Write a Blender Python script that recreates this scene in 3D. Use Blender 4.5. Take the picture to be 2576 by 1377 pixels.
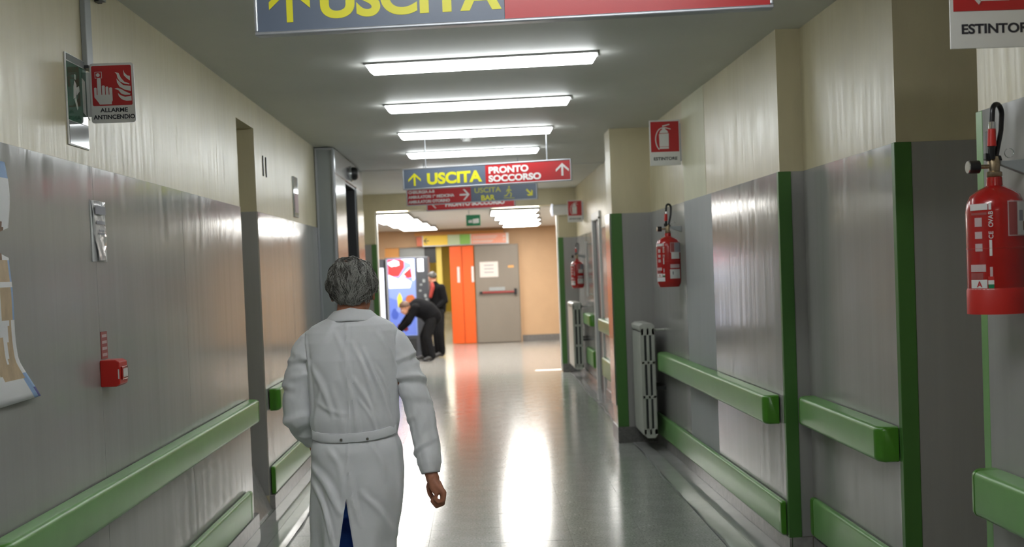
import bpy, bmesh, math, random
import numpy as np
from mathutils import Vector, Matrix, noise
random.seed(7); rng = np.random.default_rng(7)
for o in list(bpy.data.objects): bpy.data.objects.remove(o, do_unlink=True)
S = bpy.context.scene; C = S.collection; PI = math.pi

# ------------------------------------------------------------------ camera, world, exposure
cam = bpy.data.cameras.new('camera'); camo = bpy.data.objects.new('camera', cam); C.objects.link(camo)
cam.sensor_width = 36; cam.lens = 3000 / 2576 * 36; cam.shift_y = 79.5 / 2576; cam.shift_x = 0
cam.clip_start = .05; cam.clip_end = 200
cam.dof.use_dof = True; cam.dof.focus_distance = 4.85; cam.dof.aperture_fstop = 3.6
W2C = Matrix(((.99887786, -.027645, -.03845491), (.03923656, .02831114, .9988288), (-.02652392, -.99921681, .02936407)))
camo.matrix_world = Matrix.Translation((0, 0, 1.66)) @ W2C.transposed().to_4x4()
S.camera = camo
S.view_settings.view_transform = 'Standard'; S.view_settings.look = 'None'
S.view_settings.exposure = 0.0; S.view_settings.gamma = 1; S.view_settings.use_curve_mapping = False
wd = bpy.data.worlds.new('world'); S.world = wd; wd.use_nodes = True
wd.node_tree.nodes['Background'].inputs[0].default_value = (.6, .75, 1, 1)
wd.node_tree.nodes['Background'].inputs[1].default_value = 1.0
SUN = bpy.data.lights.new('sun', 'SUN'); SUN.energy = 60; SUN.angle = .006
suno = bpy.data.objects.new('sun', SUN); C.objects.link(suno)
suno.rotation_euler = Vector((-1, .0, -1.02)).to_track_quat('-Z', 'Y').to_euler()
LAMP = 17.0        # corridor tubes
HALL = 15.5        # square hall panels
FILL = 38.0        # added fill lamps above and behind the photographer

# ------------------------------------------------------------------ materials
def mat(name, col, rough=.5, metal=0, var=0, scale=(1, 1, 1), bump=0, bscale=None, bdist=.002, rvar=0, emit=0,
        speck=None, spec=.5, detail=4, alpha=None, rnd=0, trans=0, coat=0, sheen=0):
    m = bpy.data.materials.new(name); m.use_nodes = True; nt = m.node_tree; b = nt.nodes['Principled BSDF']
    N, L = nt.nodes.new, nt.links.new
    b.inputs['Base Color'].default_value = (*col, 1); b.inputs['Roughness'].default_value = rough
    b.inputs['Metallic'].default_value = metal; b.inputs['Specular IOR Level'].default_value = spec
    b.inputs['Transmission Weight'].default_value = trans; b.inputs['Coat Weight'].default_value = coat
    b.inputs['Coat Roughness'].default_value = .05
    if emit:
        b.inputs['Emission Color'].default_value = (*col, 1); b.inputs['Emission Strength'].default_value = emit
    tc = N('ShaderNodeTexCoord')
    def nz(sc, det=4, rg=.6):
        mp = N('ShaderNodeMapping'); mp.inputs['Scale'].default_value = sc; L(tc.outputs['Object'], mp.inputs[0])
        n = N('ShaderNodeTexNoise'); n.inputs['Scale'].default_value = 1; n.inputs['Detail'].default_value = det
        n.inputs['Roughness'].default_value = rg; L(mp.outputs[0], n.inputs['Vector']); return n
    last = None
    if var or speck or rnd:
        n = nz(scale, detail); r = N('ShaderNodeMapRange'); L(n.outputs['Fac'], r.inputs[0])
        r.inputs[1].default_value = .3; r.inputs[2].default_value = .7
        r.inputs[3].default_value = 1 - var; r.inputs[4].default_value = 1 + var
        v = N('ShaderNodeVectorMath'); v.operation = 'SCALE'; v.inputs[0].default_value = col; L(r.outputs[0], v.inputs['Scale'])
        last = v.outputs[0]
        if speck:
            for (sc, th, fac) in speck:
                vn = nz((sc, sc, sc), 2, .5); cr = N('ShaderNodeMapRange'); L(vn.outputs['Fac'], cr.inputs[0])
                cr.inputs[1].default_value = th; cr.inputs[2].default_value = th + .06
                cr.inputs[3].default_value = 1; cr.inputs[4].default_value = fac
                w = N('ShaderNodeVectorMath'); w.operation = 'SCALE'; L(last, w.inputs[0]); L(cr.outputs[0], w.inputs['Scale']); last = w.outputs[0]
        if rnd:
            oi = N('ShaderNodeObjectInfo'); cr = N('ShaderNodeMapRange'); L(oi.outputs['Random'], cr.inputs[0])
            cr.inputs[3].default_value = 1 - rnd; cr.inputs[4].default_value = 1 + rnd
            w = N('ShaderNodeVectorMath'); w.operation = 'SCALE'; L(last, w.inputs[0]); L(cr.outputs[0], w.inputs['Scale']); last = w.outputs[0]
        L(last, b.inputs['Base Color'])
    if rvar:
        n = nz(bscale or scale, 3); r = N('ShaderNodeMapRange'); L(n.outputs['Fac'], r.inputs[0])
        r.inputs[1].default_value = .3; r.inputs[2].default_value = .7
        r.inputs[3].default_value = max(.02, rough - rvar); r.inputs[4].default_value = rough + rvar; L(r.outputs[0], b.inputs['Roughness'])
    if bump:
        n = nz(bscale or scale, 4, .55); bp = N('ShaderNodeBump'); bp.inputs['Strength'].default_value = bump
        bp.inputs['Distance'].default_value = bdist; L(n.outputs['Fac'], bp.inputs['Height']); L(bp.outputs[0], b.inputs['Normal'])
    return m

M = {}
M['cream'] = mat('cream_enamel', (.60, .54, .36), .36, var=.07, scale=(3, 3, 1.2), bump=.5, bscale=(26, 26, 2.2), bdist=.004, rvar=.08)
M['dado'] = mat('grey_vinyl_sheet', (.35, .345, .335), .14, var=.045, scale=(13, 13, .5), bump=.22, bscale=(15, 15, .6), bdist=.003, rvar=.06, rnd=.03, spec=.6)
M['dado_matte'] = mat('grey_vinyl_new', (.36, .385, .39), .5, var=.04, scale=(10, 10, 1), bump=.3, bscale=(14, 14, 1.3))
M['pale_yellow'] = mat('pale_yellow_enamel', (.64, .63, .44), .5, var=.04, scale=(6, 6, 2), bump=.3, bscale=(20, 20, 3))
M['ceil'] = mat('ceiling_paint', (.66, .665, .63), .6, var=.03, scale=(1.5, 1.5, 1), bump=.1, bscale=(30, 30, 30))
M['green'] = mat('green_plastic', (.17, .37, .12), .30, var=.05, scale=(2, 9, 9), bump=.05, bscale=(60, 60, 60))
M['green_cap'] = mat('bright_green_plastic', (.07, .25, .02), .28, bump=.05, bscale=(60, 60, 60))
M['green_guard'] = mat('dark_green_plastic', (.065, .18, .04), .36, var=.06, scale=(9, 9, 2))
M['tile'] = mat('terrazzo_floor', (.31, .33, .305), .16, var=.10, scale=(5, 5, 5), speck=[(75, .56, .62), (60, .60, 1.4)], bump=.08, bscale=(2.5, 26, 8), bdist=.0010, rvar=.05, rnd=.03)
M['border'] = mat('polished_border_tile', (.42, .42, .42), .035, var=.05, scale=(6, 6, 6), rnd=.04, spec=.8)
M['grout'] = mat('grout', (.20, .205, .20), .7, var=.2, scale=(8, 8, 8))
M['wear'] = mat('worn_edge', (.17, .18, .172), .35, var=.3, scale=(30, 30, 30))
M['skirt'] = mat('terrazzo_skirting', (.16, .155, .15), .3, var=.25, scale=(30, 30, 30), speck=[(70, .6, .5), (50, .66, 1.6)])
M['skirt_l'] = mat('pale_skirting', (.30, .29, .28), .3, var=.2, scale=(20, 20, 20))
M['hallfloor'] = mat('hall_floor', (.34, .33, .31), .16, var=.06, scale=(3, 3, 3), speck=[(120, .62, .75)], bump=.10, bscale=(3, 22, 6), bdist=.0012)
M['steel'] = mat('brushed_steel', (.50, .52, .53), .16, metal=1, var=.08, scale=(30, 30, 1), bump=.1, bscale=(80, 80, 2))
M['greymetal'] = mat('grey_painted_metal', (.31, .335, .335), .4, var=.05, scale=(4, 4, 1))
M['darkmetal'] = mat('dark_metal', (.03, .032, .034), .35)
M['black'] = mat('black_plastic', (.012, .012, .013), .4)
M['rubber'] = mat('black_rubber', (.012, .012, .014), .28)
M['chrome'] = mat('chrome', (.75, .76, .78), .12, metal=1)
M['brass'] = mat('valve_brass', (.45, .36, .24), .35, metal=1, var=.2, scale=(60, 60, 60))
M['red'] = mat('extinguisher_red', (.38, .008, .007), .22, var=.05, scale=(8, 8, 8), coat=.4)
M['redbase'] = mat('red_plastic', (.52, .02, .014), .42)
M['signred'] = mat('sign_red', (.44, .018, .022), .35)
M['signblue'] = mat('sign_grey_blue', (.115, .145, .20), .35, var=.05, scale=(2, 2, 2))
M['signwhite'] = mat('sign_white', (.72, .72, .70), .4)
M['platewhite'] = mat('plate_white', (.66, .66, .64), .35)
M['yellow'] = mat('sign_yellow', (.70, .66, .02), .4)
M['paleyellowletter'] = mat('faded_yellow', (.48, .47, .06), .4)
M['ink'] = mat('black_ink', (.02, .02, .03), .5)
M['alu'] = mat('aluminium_frame', (.42, .44, .47), .35, metal=.6)
M['sgreen'] = mat('safety_green', (.006, .20, .08), .5)
M['dgreen'] = mat('dark_safety_green', (.015, .10, .055), .12)
M['mirror'] = mat('glossy_plastic', (.35, .37, .38), .06, spec=.9, metal=.5)
M['lampbody'] = mat('lamp_body', (.35, .35, .34), .5)
M['tube'] = mat('lit_diffuser', (.955, .99, 1), .4, emit=LAMP)
M['tubefill'] = mat('fill_diffuser', (.97, .99, 1), .4, emit=FILL)
M['tubemid'] = mat('mid_diffuser', (.955, .99, 1), .4, emit=LAMP * .7)
M['tubefillrear'] = mat('dim_fill_diffuser', (1, .95, .88), .4, emit=FILL * .25)
M['hall'] = mat('lit_hall_panel', (1, .98, .93), .4, emit=HALL)
M['yellowfill'] = mat('yellow_room_fill_panel', (1, .93, .75), .4, emit=22)
M['radi'] = mat('radiator_enamel', (.50, .51, .47), .35, var=.06, scale=(20, 20, 6), bump=.08, bscale=(50, 50, 50))
M['peach'] = mat('peach_wall', (.54, .355, .205), .6, var=.04, scale=(2, 2, 2))
M['yellowwall'] = mat('yellow_wall', (.50, .35, .03), .5, var=.04, scale=(2, 2, 2))
M['yellowpost'] = mat('yellow_frame', (.75, .58, .12), .5)
M['orange'] = mat('orange_laminate', (.80, .11, .010), .45, var=.04, scale=(3, 3, .6))
M['doorgrey'] = mat('grey_fire_door', (.22, .19, .155), .45, var=.04, scale=(3, 3, 1))
M['barred'] = mat('crash_bar_red', (.28, .02, .02), .4)
M['paper'] = mat('paper', (.72, .66, .62), .6, var=.03, scale=(30, 30, 30))
M['paperw'] = mat('white_paper', (.74, .75, .76), .5)
M['print'] = mat('pale_grey_print', (.30, .30, .34), .6)
M['pinkprint'] = mat('pale_print', (.55, .42, .42), .6)
M['sleeve'] = mat('plastic_sleeve', (.62, .62, .62), .08, bump=.9, bscale=(35, 35, 18), bdist=.004)
M['labelstrip'] = mat('faded_red_label', (.33, .075, .07), .5)
M['pyel'] = mat('panel_yellow', (.85, .58, .06), .5); M['pgrn'] = mat('panel_green', (.24, .50, .10), .5)
M['ppal'] = mat('panel_pale_green', (.50, .60, .38), .5); M['ppnk'] = mat('panel_salmon', (.85, .36, .24), .5)
M['porg'] = mat('panel_orange', (.75, .36, .10), .5); M['pred'] = mat('panel_brick', (.62, .15, .07), .5)
M['dkgrey'] = mat('vending_grey', (.075, .08, .095), .4, var=.1, scale=(3, 3, 3))
M['cabinet'] = mat('vending_dark', (.05, .053, .063), .4)
def lit(n, c, e): return mat(n, c, .3, emit=e)
M['vred'] = lit('backlit_red', (.9, .03, .03), .9); M['vwhite'] = lit('backlit_white', (.85, .88, 1), .75)
M['vblue'] = lit('backlit_blue', (.12, .18, .55), .45); M['vpale'] = lit('backlit_pale_blue', (.22, .30, .66), .3)
M['vyel'] = lit('backlit_yellow', (.6, .52, .06), .6); M['vbrn'] = lit('backlit_brown', (.40, .10, .03), .5)
M['vdb'] = lit('backlit_dark_blue', (.05, .09, .40), .5); M['vmar'] = lit('backlit_maroon', (.12, .01, .015), .4)
M['coat'] = mat('white_cotton', (.85, .87, .90), .75, var=.03, scale=(7, 7, 7), bump=.18, bscale=(16, 16, 12), bdist=.004, spec=.25)
M['skin'] = mat('skin', (.46, .19, .11), .5, var=.12, scale=(30, 30, 30), bump=.3, bscale=(90, 90, 90), bdist=.001)
M['neck'] = M['skin']
M['skin2'] = mat('pale_skin', (.62, .30, .19), .5)
M['hair'] = mat('grey_hair', (.17, .165, .145), .42, var=.35, scale=(22, 22, 22), spec=.6)
M['hairl'] = mat('light_grey_hair', (.42, .42, .39), .40, var=.2, scale=(30, 30, 30), spec=.6)
M['haird'] = mat('dark_grey_hair', (.055, .052, .045), .5, var=.3, scale=(25, 25, 25))
M['brownhair'] = mat('brown_hair', (.10, .05, .03), .6)
M['blue'] = mat('blue_cotton', (.035, .12, .50), .8, var=.06, scale=(8, 8, 8), bump=.2, bscale=(14, 14, 8), bdist=.006)
M['darkcloth'] = mat('black_cloth', (.005, .005, .006), .9, spec=.15, var=.2, scale=(9, 9, 9), bump=.3, bscale=(12, 12, 12), bdist=.01)
M['greycloth'] = mat('charcoal_cloth', (.010, .010, .011), .9, spec=.15, var=.2, scale=(9, 9, 9), bump=.3, bscale=(12, 12, 12), bdist=.01)
M['redcloth'] = mat('red_cloth', (.30, .03, .02), .8)
M['shoe'] = mat('black_leather', (.02, .02, .02), .35)
M['eye'] = mat('eye_white', (.7, .7, .68), .2)
M['ptan'] = mat('poster_tan', (.50, .38, .24), .6, var=.15, scale=(20, 20, 10)); M['pblue'] = mat('poster_blue', (.28, .42, .66), .6)
M['pbrown'] = mat('poster_brown', (.22, .13, .08), .6); M['pnavy'] = mat('poster_navy', (.03, .03, .28), .5)
g = bpy.data.materials.new('window_glass'); g.use_nodes = True; M['glass'] = g; nt = g.node_tree; nt.nodes.remove(nt.nodes['Principled BSDF'])
tr = nt.nodes.new('ShaderNodeBsdfTransparent'); gl = nt.nodes.new('ShaderNodeBsdfGlossy'); gl.inputs['Roughness'].default_value = .02; mx = nt.nodes.new('ShaderNodeMixShader'); mx.inputs[0].default_value = .08
nt.links.new(tr.outputs[0], mx.inputs[1]); nt.links.new(gl.outputs[0], mx.inputs[2]); nt.links.new(mx.outputs[0], nt.nodes['Material Output'].inputs[0])

# ------------------------------------------------------------------ mesh helpers
class MB:
    def __init__(s): s.v = []; s.f = []; s.m = []; s.sm = []
    def add(s, vs, fs, mi=0, smooth=False):
        b = len(s.v); s.v += [tuple(map(float, p)) for p in vs]
        for f in fs: s.f.append(tuple(i + b for i in f)); s.m.append(mi); s.sm.append(smooth)
        return s
    def box(s, x0, x1, y0, y1, z0, z1, mi=0):
        if x0 > x1: x0, x1 = x1, x0
        if y0 > y1: y0, y1 = y1, y0
        if z0 > z1: z0, z1 = z1, z0
        return s.add([(x0, y0, z0), (x1, y0, z0), (x1, y1, z0), (x0, y1, z0), (x0, y0, z1), (x1, y0, z1), (x1, y1, z1), (x0, y1, z1)],
                     [(0, 3, 2, 1), (4, 5, 6, 7), (0, 1, 5, 4), (1, 2, 6, 5), (2, 3, 7, 6), (3, 0, 4, 7)], mi)
    def prism(s, poly, d0, d1, ax='y', mi=0, smooth=False):
        """poly in the two other axes (x,z for y; y,z for x; x,y for z)"""
        n = len(poly)
        def P(a, b, d): return {'y': (a, d, b), 'x': (d, a, b), 'z': (a, b, d)}[ax]
        vs = [P(a, b, d0) for a, b in poly] + [P(a, b, d1) for a, b in poly]
        s.add(vs, [tuple(range(n)), tuple(range(2 * n - 1, n - 1, -1))], mi)
        b = len(s.v) - 2 * n
        for i in range(n):
            j = (i + 1) % n; s.f.append((b + i, b + n + i, b + n + j, b + j)); s.m.append(mi); s.sm.append(smooth)
        return s
    def tube(s, pts, r, n=10, mi=0, cap=True, sc=(1, 1), smooth=True):
        pts = [Vector(p) for p in pts]; rs = r if hasattr(r, '__len__') else [r] * len(pts)
        base = len(s.v); up = None; rings = []
        for i, p in enumerate(pts):
            t = (pts[min(i + 1, len(pts) - 1)] - pts[max(i - 1, 0)])
            t = t.normalized() if t.length > 1e-9 else Vector((0, 0, 1))
            if up is None: up = Vector((0, 0, 1)) if abs(t.z) < .9 else Vector((0, 1, 0))
            a = up - t * up.dot(t)
            if a.length < 1e-6: a = Vector((1, 0, 0)) - t * t.x
            a.normalize(); up = a; c = t.cross(a)
            rings.append([p + a * (math.cos(2 * PI * k / n) * rs[i] * sc[0]) + c * (math.sin(2 * PI * k / n) * rs[i] * sc[1]) for k in range(n)])
        return s.loft(rings, True, cap, mi, smooth)
    def loft(s, rings, closed=True, cap=True, mi=0, smooth=True):
        n = len(rings[0]); vs = [p for r in rings for p in r]; fs = []; b0 = len(s.f)
        for i in range(len(rings) - 1):
            for k in range(n if closed else n - 1):
                j = (k + 1) % n; fs.append((i * n + k, i * n + j, (i + 1) * n + j, (i + 1) * n + k))
        if cap and closed:
            fs.append(tuple(range(n - 1, -1, -1))); fs.append(tuple((len(rings) - 1) * n + k for k in range(n)))
        s.add(vs, fs, mi, smooth)
        if cap and closed: s.sm[-1] = s.sm[-2] = False
        return s
    def lathe(s, prof, c=(0, 0), n=28, mi=0, ax='z', base=0, a0=0, a1=2 * PI, cap=True):
        full = abs(a1 - a0 - 2 * PI) < 1e-6; nn = n if full else n + 1; rings = []
        for r, h in prof:
            ring = []
            for k in range(nn):
                a = a0 + (a1 - a0) * k / n; u, w = r * math.cos(a), r * math.sin(a)
                ring.append({'z': (c[0] + u, c[1] + w, base + h), 'x': (base + h, c[0] + u, c[1] + w), 'y': (c[0] + u, base + h, c[1] + w)}[ax])
            rings.append(ring)
        return s.loft(rings, full, cap and full, mi)
    def ball(s, c, r, n=14, mi=0):
        rx, ry, rz = r if hasattr(r, '__len__') else (r, r, r); rings = []
        for i in range(n + 1):
            t = PI * i / n; q = max(math.sin(t), 1e-3)
            rings.append([(c[0] + rx * q * math.cos(2 * PI * k / (2 * n)), c[1] + ry * q * math.sin(2 * PI * k / (2 * n)), c[2] - rz * math.cos(t)) for k in range(2 * n)])
        return s.loft(rings, True, True, mi)
    def mesh(s, name, mats):
        me = bpy.data.meshes.new(name); me.from_pydata(s.v, [], s.f); me.update()
        for m in (mats if isinstance(mats, (list, tuple)) else [mats]): me.materials.append(m)
        me.polygons.foreach_set('material_index', s.m); me.polygons.foreach_set('use_smooth', s.sm)
        bm = bmesh.new(); bm.from_mesh(me); bmesh.ops.recalc_face_normals(bm, faces=bm.faces); bm.to_mesh(me); bm.free()
        if any(s.sm): me.set_sharp_from_angle(angle=math.radians(50))
        return me
    def build(s, name, mats, parent=None, world=True, bevel=0, loc=None):
        o = bpy.data.objects.new(name, s.mesh(name, mats)); C.objects.link(o)
        if parent is not None:
            o.parent = parent
            if world:
                off = Vector((0, 0, 0)); p = parent
                while p is not None: off += p.location; p = p.parent
                o.data.transform(Matrix.Translation(-off))
        if loc: o.location = loc
        if bevel:
            b = o.modifiers.new('bevel', 'BEVEL'); b.width = bevel; b.segments = 2; b.limit_method = 'ANGLE'
        return o
def thing(name, label, cat, loc=(0, 0, 0), rz=0, group=None):
    o = bpy.data.objects.new(name, None); C.objects.link(o); o.location = loc; o.rotation_euler = (0, 0, rz); o.empty_display_size = .1
    o['label'] = label; o['category'] = cat
    if group: o['group'] = group
    return o
def tag(o, label, cat, group=None):
    o['label'] = label; o['category'] = cat
    if group: o['group'] = group
    return o
def struct(name, mb, m, parent=None, bevel=0):
    o = mb.build(name, m, parent, bevel=bevel); o['kind'] = 'structure'; return o
def B(*a, mi=0): return MB().box(*a, mi=mi)
def text(s, size, x, z, y, m, parent, name='lettering', align='LEFT', bold=0, sx=1, rot=0, depth=.0012, face='-y', world=False, line=1):
    cu = bpy.data.curves.new('t', 'FONT'); cu.body = s; cu.size = size; cu.align_x = align; cu.offset = bold; cu.extrude = depth / 2; cu.space_line = line
    cu.resolution_u = 8
    o = bpy.data.objects.new('t', cu); C.objects.link(o)
    me = bpy.data.meshes.new_from_object(o.evaluated_get(bpy.context.evaluated_depsgraph_get()))
    bpy.data.objects.remove(o, do_unlink=True)
    R = Matrix.Rotation(rot, 4, 'Z') @ Matrix.Diagonal((sx, 1, 1, 1))
    if face == '-y': T = Matrix(((1, 0, 0, x), (0, 0, -1, y), (0, 1, 0, z), (0, 0, 0, 1)))
    else: T = Matrix(((0, 0, 1, x), (1, 0, 0, y), (0, 1, 0, z), (0, 0, 0, 1)))   # faces +x, reads towards +y
    me.transform(T @ R); me.materials.clear(); me.materials.append(m)
    p = bpy.data.objects.new(name, me); C.objects.link(p); p.parent = parent
    if world: me.transform(Matrix.Translation(-Vector(parent.location)))
    return p
def strip(me_pts): return me_pts

# ------------------------------------------------------------------ setting: floor
ZD, ZC = 2.15, 2.94            # top of the dado, corridor ceiling
YH0, YH1, ZH = 19.0, 27.6, 2.66
fl = struct('floor', B(-4, 4, -4.2, 60, -.14, -.012), M['grout'])
struct('floor_hall', B(-4, 4, 19.0, 27.75, -.011, -.001), M['hallfloor'])
struct('floor_corridor_near', B(-1.25, 1.38, -4, 5.48, -.011, -.001), M['tile'])
struct('floor_side', MB().box(1.694, 3.0, -4, 6.7, -.011, -.001).box(-4, -1.541, -4, 19, -.011, -.001), M['tile'])
tw, tl, ny = 2.63 / 6, .4361, 31
tm = B(-tw / 2 + .0006, tw / 2 - .0006, -tl / 2 + .0006, tl / 2 - .0006, -.011, 0).mesh('floor_tile', M['tile'])
for j in range(ny):
    for i in range(6):
        o = bpy.data.objects.new('floor_tile', tm); C.objects.link(o); o.parent = fl
        o.location = (-1.25 + tw * (i + .5), 5.48 + tl * (j + .5), random.uniform(-.0003, .0003))
for xa, xb in ((-1.535, -1.388), (-1.386, -1.262), (1.388, 1.525), (1.527, 1.69)):
    y = -4.
    bm_ = B(xa, xb, -1.02, 1.02, -.011, 0).mesh('border_tile', M['border'])
    while y < 19:
        o = bpy.data.objects.new('border_tile', bm_); C.objects.link(o); o.parent = fl; o.location = (0, y + 1.02, 0); y += 2.043
# ragged dark edge where the middle field meets the border
for sx, x0 in ((-1, -1.256), (1, 1.384)):
    a = [(x0 + .010 * math.sin(y * 1.9) + .006 * math.sin(y * 7.3), y) for y in np.arange(-2, 19, .12)]
    poly = [(x - .004 - .004 * abs(math.sin(y * 5)), y) for x, y in a] + [(x + .004 + .004 * abs(math.cos(y * 4)), y) for x, y in reversed(a)]
    mb = MB(); n = len(a)
    for i in range(n - 1):
        p = [poly[i], poly[i + 1], poly[2 * n - 2 - i], poly[2 * n - 1 - i]]
        mb.add([(q[0], q[1], .0006) for q in p], [(0, 1, 2, 3)])
    mb.build('worn_joint', M['wear'], fl)

# ------------------------------------------------------------------ setting: walls
def dado(parent, segs, face='x', m='dado', z0=.1, z1=ZD):
    """segs: (fixed coordinate of the surface, +1/-1 side the panel stands proud, a0, a1)"""
    for c, sgn, a0, a1 in segs:
        if face == 'x': mb = B(c, c + sgn * .005, a0 + .0012, a1 - .0012, z0, z1)
        else: mb = B(a0 + .0012, a1 - .0012, c, c + sgn * .005, z0, z1)
        mb.build('wall_panel', M[m], parent, bevel=.001)
XL = -1.575
wl = struct('wall_left', MB().box(XL - .25, XL, -4, 8.0, 0, 3.1).box(XL - .25, XL, 8.62, 11.8, 0, 3.1)
            .box(XL - .25, XL, 8.0, 8.62, 2.745, 3.1).box(-2.25, -2.0, 14.5, 19.3, 0, 3.1)
            .box(XL - .75, XL - .2501, 8.62, 8.72, 0, 3.1).box(XL - .75, XL - .2501, 7.9, 8.0, 0, 3.1).box(XL - .85, XL - .75, 7.9, 8.72, 0, 3.1)
            .box(-2.2, XL - .25, 11.75, 11.8, 0, 3.1), M['cream'])
dado(wl, [(XL, 1, a, b) for a, b in ((-4, -.9), (-.9, .55), (.55, 2.0), (2.0, 3.48), (3.48, 4.95), (4.95, 6.42), (6.42, 8.0), (8.62, 10.1), (10.1, 11.35), (11.35, 11.8))])
dado(wl, [(8.62, -1, XL - .75, XL)], 'y')
dado(wl, [(-2.0, 1, 14.5, 16.5), (-2.0, 1, 16.5, 19)])
# sloping plinth inside the niche
MB().prism([(XL + .012, 0), (XL + .012, .01), (XL - .24, .62), (XL - .26, .62), (XL - .26, 0)], 7.995, 8.614, 'y').build('sloped_sill', M['skirt_l'], wl)
B(XL - .76, XL - .2, 7.95, 8.66, 2.70, 2.745).build('niche_soffit', M['cream'], wl)

XA0, XA1 = 1.695, 1.628   # near and far end of the slightly slanting bay
def wall_a(x0, x1, y0, y1, th=.3):
    return [(x0, y0), (x1, y1), (x1 + th + .1, y1), (x0 + th, y0)]
mb = MB().prism(wall_a(XA0, XA1, 6.62, 11.12), 0, 3.1, 'z')
mb.box(1.26, 1.9, 11.12, 11.55, 0, 3.1)                      # far pier
mb.box(1.83, 2.1, 5.15, 6.62, 0, 3.1)                        # bay B
mb.box(2.1, 3.0, 5.15, 5.3, 0, 3.1)                         # camera-facing return of bay B
mb.box(3.0, 3.1, 4.0, 5.3, 0, 3.1)
mb.box(1.765, 3.1, -4, 4.14, 0, 3.1)                         # bay C
mb.box(1.58, 1.9, 11.55, 15.32, 0, 3.1).box(1.58, 1.9, 15.32, 16.18, 2.30, 3.1).box(1.58, 1.9, 16.18, 19, 0, 3.1).box(1.901, 1.95, 15.2, 16.3, 0, 3.1)  # last box: hidden backing added to keep sun out of the doorway
wr = struct('wall_right', mb, M['cream'])
def xa(y): return XA0 + (XA1 - XA0) * (y - 6.62) / (11.12 - 6.62)
for a, b, m in ((6.62, 7.25, 'dado'), (7.25, 8.42, 'dado'), (8.42, 9.45, 'dado_matte'), (9.45, 10.6, 'dado'), (10.6, 11.12, 'dado')):
    MB().prism([(xa(a + .001) - .005, a + .001), (xa(b - .001) - .005, b - .001), (xa(b - .001) + .01, b - .001), (xa(a + .001) + .01, a + .001)], .1, ZD, 'z').build('wall_panel', M[m], wr)
MB().prism([(xa(8.6) - .002, 8.6), (xa(9.45) - .002, 9.45), (xa(9.45) + .01, 9.45), (xa(8.6) + .01, 8.6)], ZD, ZC, 'z').build('repainted_strip', M['pale_yellow'], wr)
dado(wr, [(1.83, -1, 5.15, 6.615), (1.765, -1, -4, .2), (1.765, -1, .2, 1.7), (1.765, -1, 1.7, 3.0), (1.765, -1, 3.0, 4.14), (1.26, -1, 11.125, 11.55),
          (1.58, -1, 11.55, 13.4), (1.58, -1, 13.4, 15.25), (1.58, -1, 16.25, 17.6), (1.58, -1, 17.6, 19)])
dado(wr, [(6.62, -1, XA0, 1.83), (5.15, -1, 1.83, 3.0), (11.12, -1, 1.262, XA1)], 'y')

hd = MB().box(-2.25, -1.62, 19.0, 19.25, 0, 3.1).box(1.29, 1.9, 19.0, 19.25, 0, 3.1).box(-1.62, 1.29, 19.0, 19.25, 2.67, 3.1)
wp = struct('wall_portal', hd, M['cream'])
dado(wp, [(19.0, -1, -2.0, -1.62), (19.0, -1, 1.29, 1.58)], 'y', z0=.13)
dado(wp, [(-1.62, 1, 19.0, 19.25), (1.29, -1, 19.0, 19.25)], 'x', z0=.13)
for n, x0, x1 in (('left', -1.62, -1.595), ('right', 1.265, 1.29)):
    B(x0, x1, 19.06, 19.2, .02, 2.67).build('lit_jamb_strip', M['signwhite'], wp)  # white strip paints the light caught on the inner jamb
struct('wall_back', B(-4, 4, -4.25, -4, 0, 3.1), M['cream'])
# ceiling
ce = struct('ceiling', MB().box(-4, 4, -4.2, 19.2, ZC, 3.2), M['ceil'])
struct('ceiling_hall', MB().box(-4.1, 3.1, 19.25, 27.75, ZH, 3.2), M['ceil'])
B(-1.575, 1.58, 14.6, 14.75, ZC - .012, ZC).build('ceiling_joint', M['ceil'], ce)
# hall walls
struct('wall_hall_left', B(-4.1, -4, 19.25, 27.6, 0, 3.1), M['peach'])
wh = struct('wall_hall_right', MB().box(3.0, 3.1, 19.0, 19.42, 0, 3.1).box(3.0, 3.1, 19.62, 27.6, 0, 3.1).box(3.0, 3.1, 19.42, 19.62, 0, .9)
            .box(3.0, 3.1, 19.42, 19.62, 2.3, 3.1).box(1.9, 3.1, 18.9, 19.0, 0, 3.1), M['peach'])
w1 = struct('window_1', MB().box(3.04, 3.05, 19.44, 19.60, .94, 2.26), M['glass'])
for a in ((3.02, 3.08, 19.42, 19.44, .9, 2.3), (3.02, 3.08, 19.60, 19.62, .9, 2.3), (3.02, 3.08, 19.42, 19.62, .9, .94), (3.02, 3.08, 19.42, 19.62, 2.26, 2.3)):
    B(*a).build('window_frame', M['signwhite'], w1)
we = struct('wall_end', MB().box(-4, -2.15, 27.55, 27.75, 0, 3.1).box(-.10, 4, 27.55, 27.75, 0, 3.1).box(-2.15, -.10, 27.55, 27.75, 2.27, 3.1), M['peach'])
struct('baseboard_end', B(.93, 4, 27.53, 27.55, 0, .15), M['skirt'])
# yellow corridor beyond the opening
struct('wall_yellow', MB().box(-6, 2, 50, 50.2, 0, 3).box(-4, -3.9, 27.75, 50, 0, 3).box(1.2, 1.3, 27.75, 50, 0, 3), M['yellowwall'])
struct('ceiling_yellow', B(-4, 1.3, 27.75, 50.2, 2.9, 3), M['ceil'])
struct('floor_yellow', B(-4, 1.3, 27.75, 50, -.011, -.001), M['hallfloor'])
struct('trim_1', B(-.975, -.85, 27.60, 27.72, 0, 2.27), M['yellowpost'])
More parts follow.
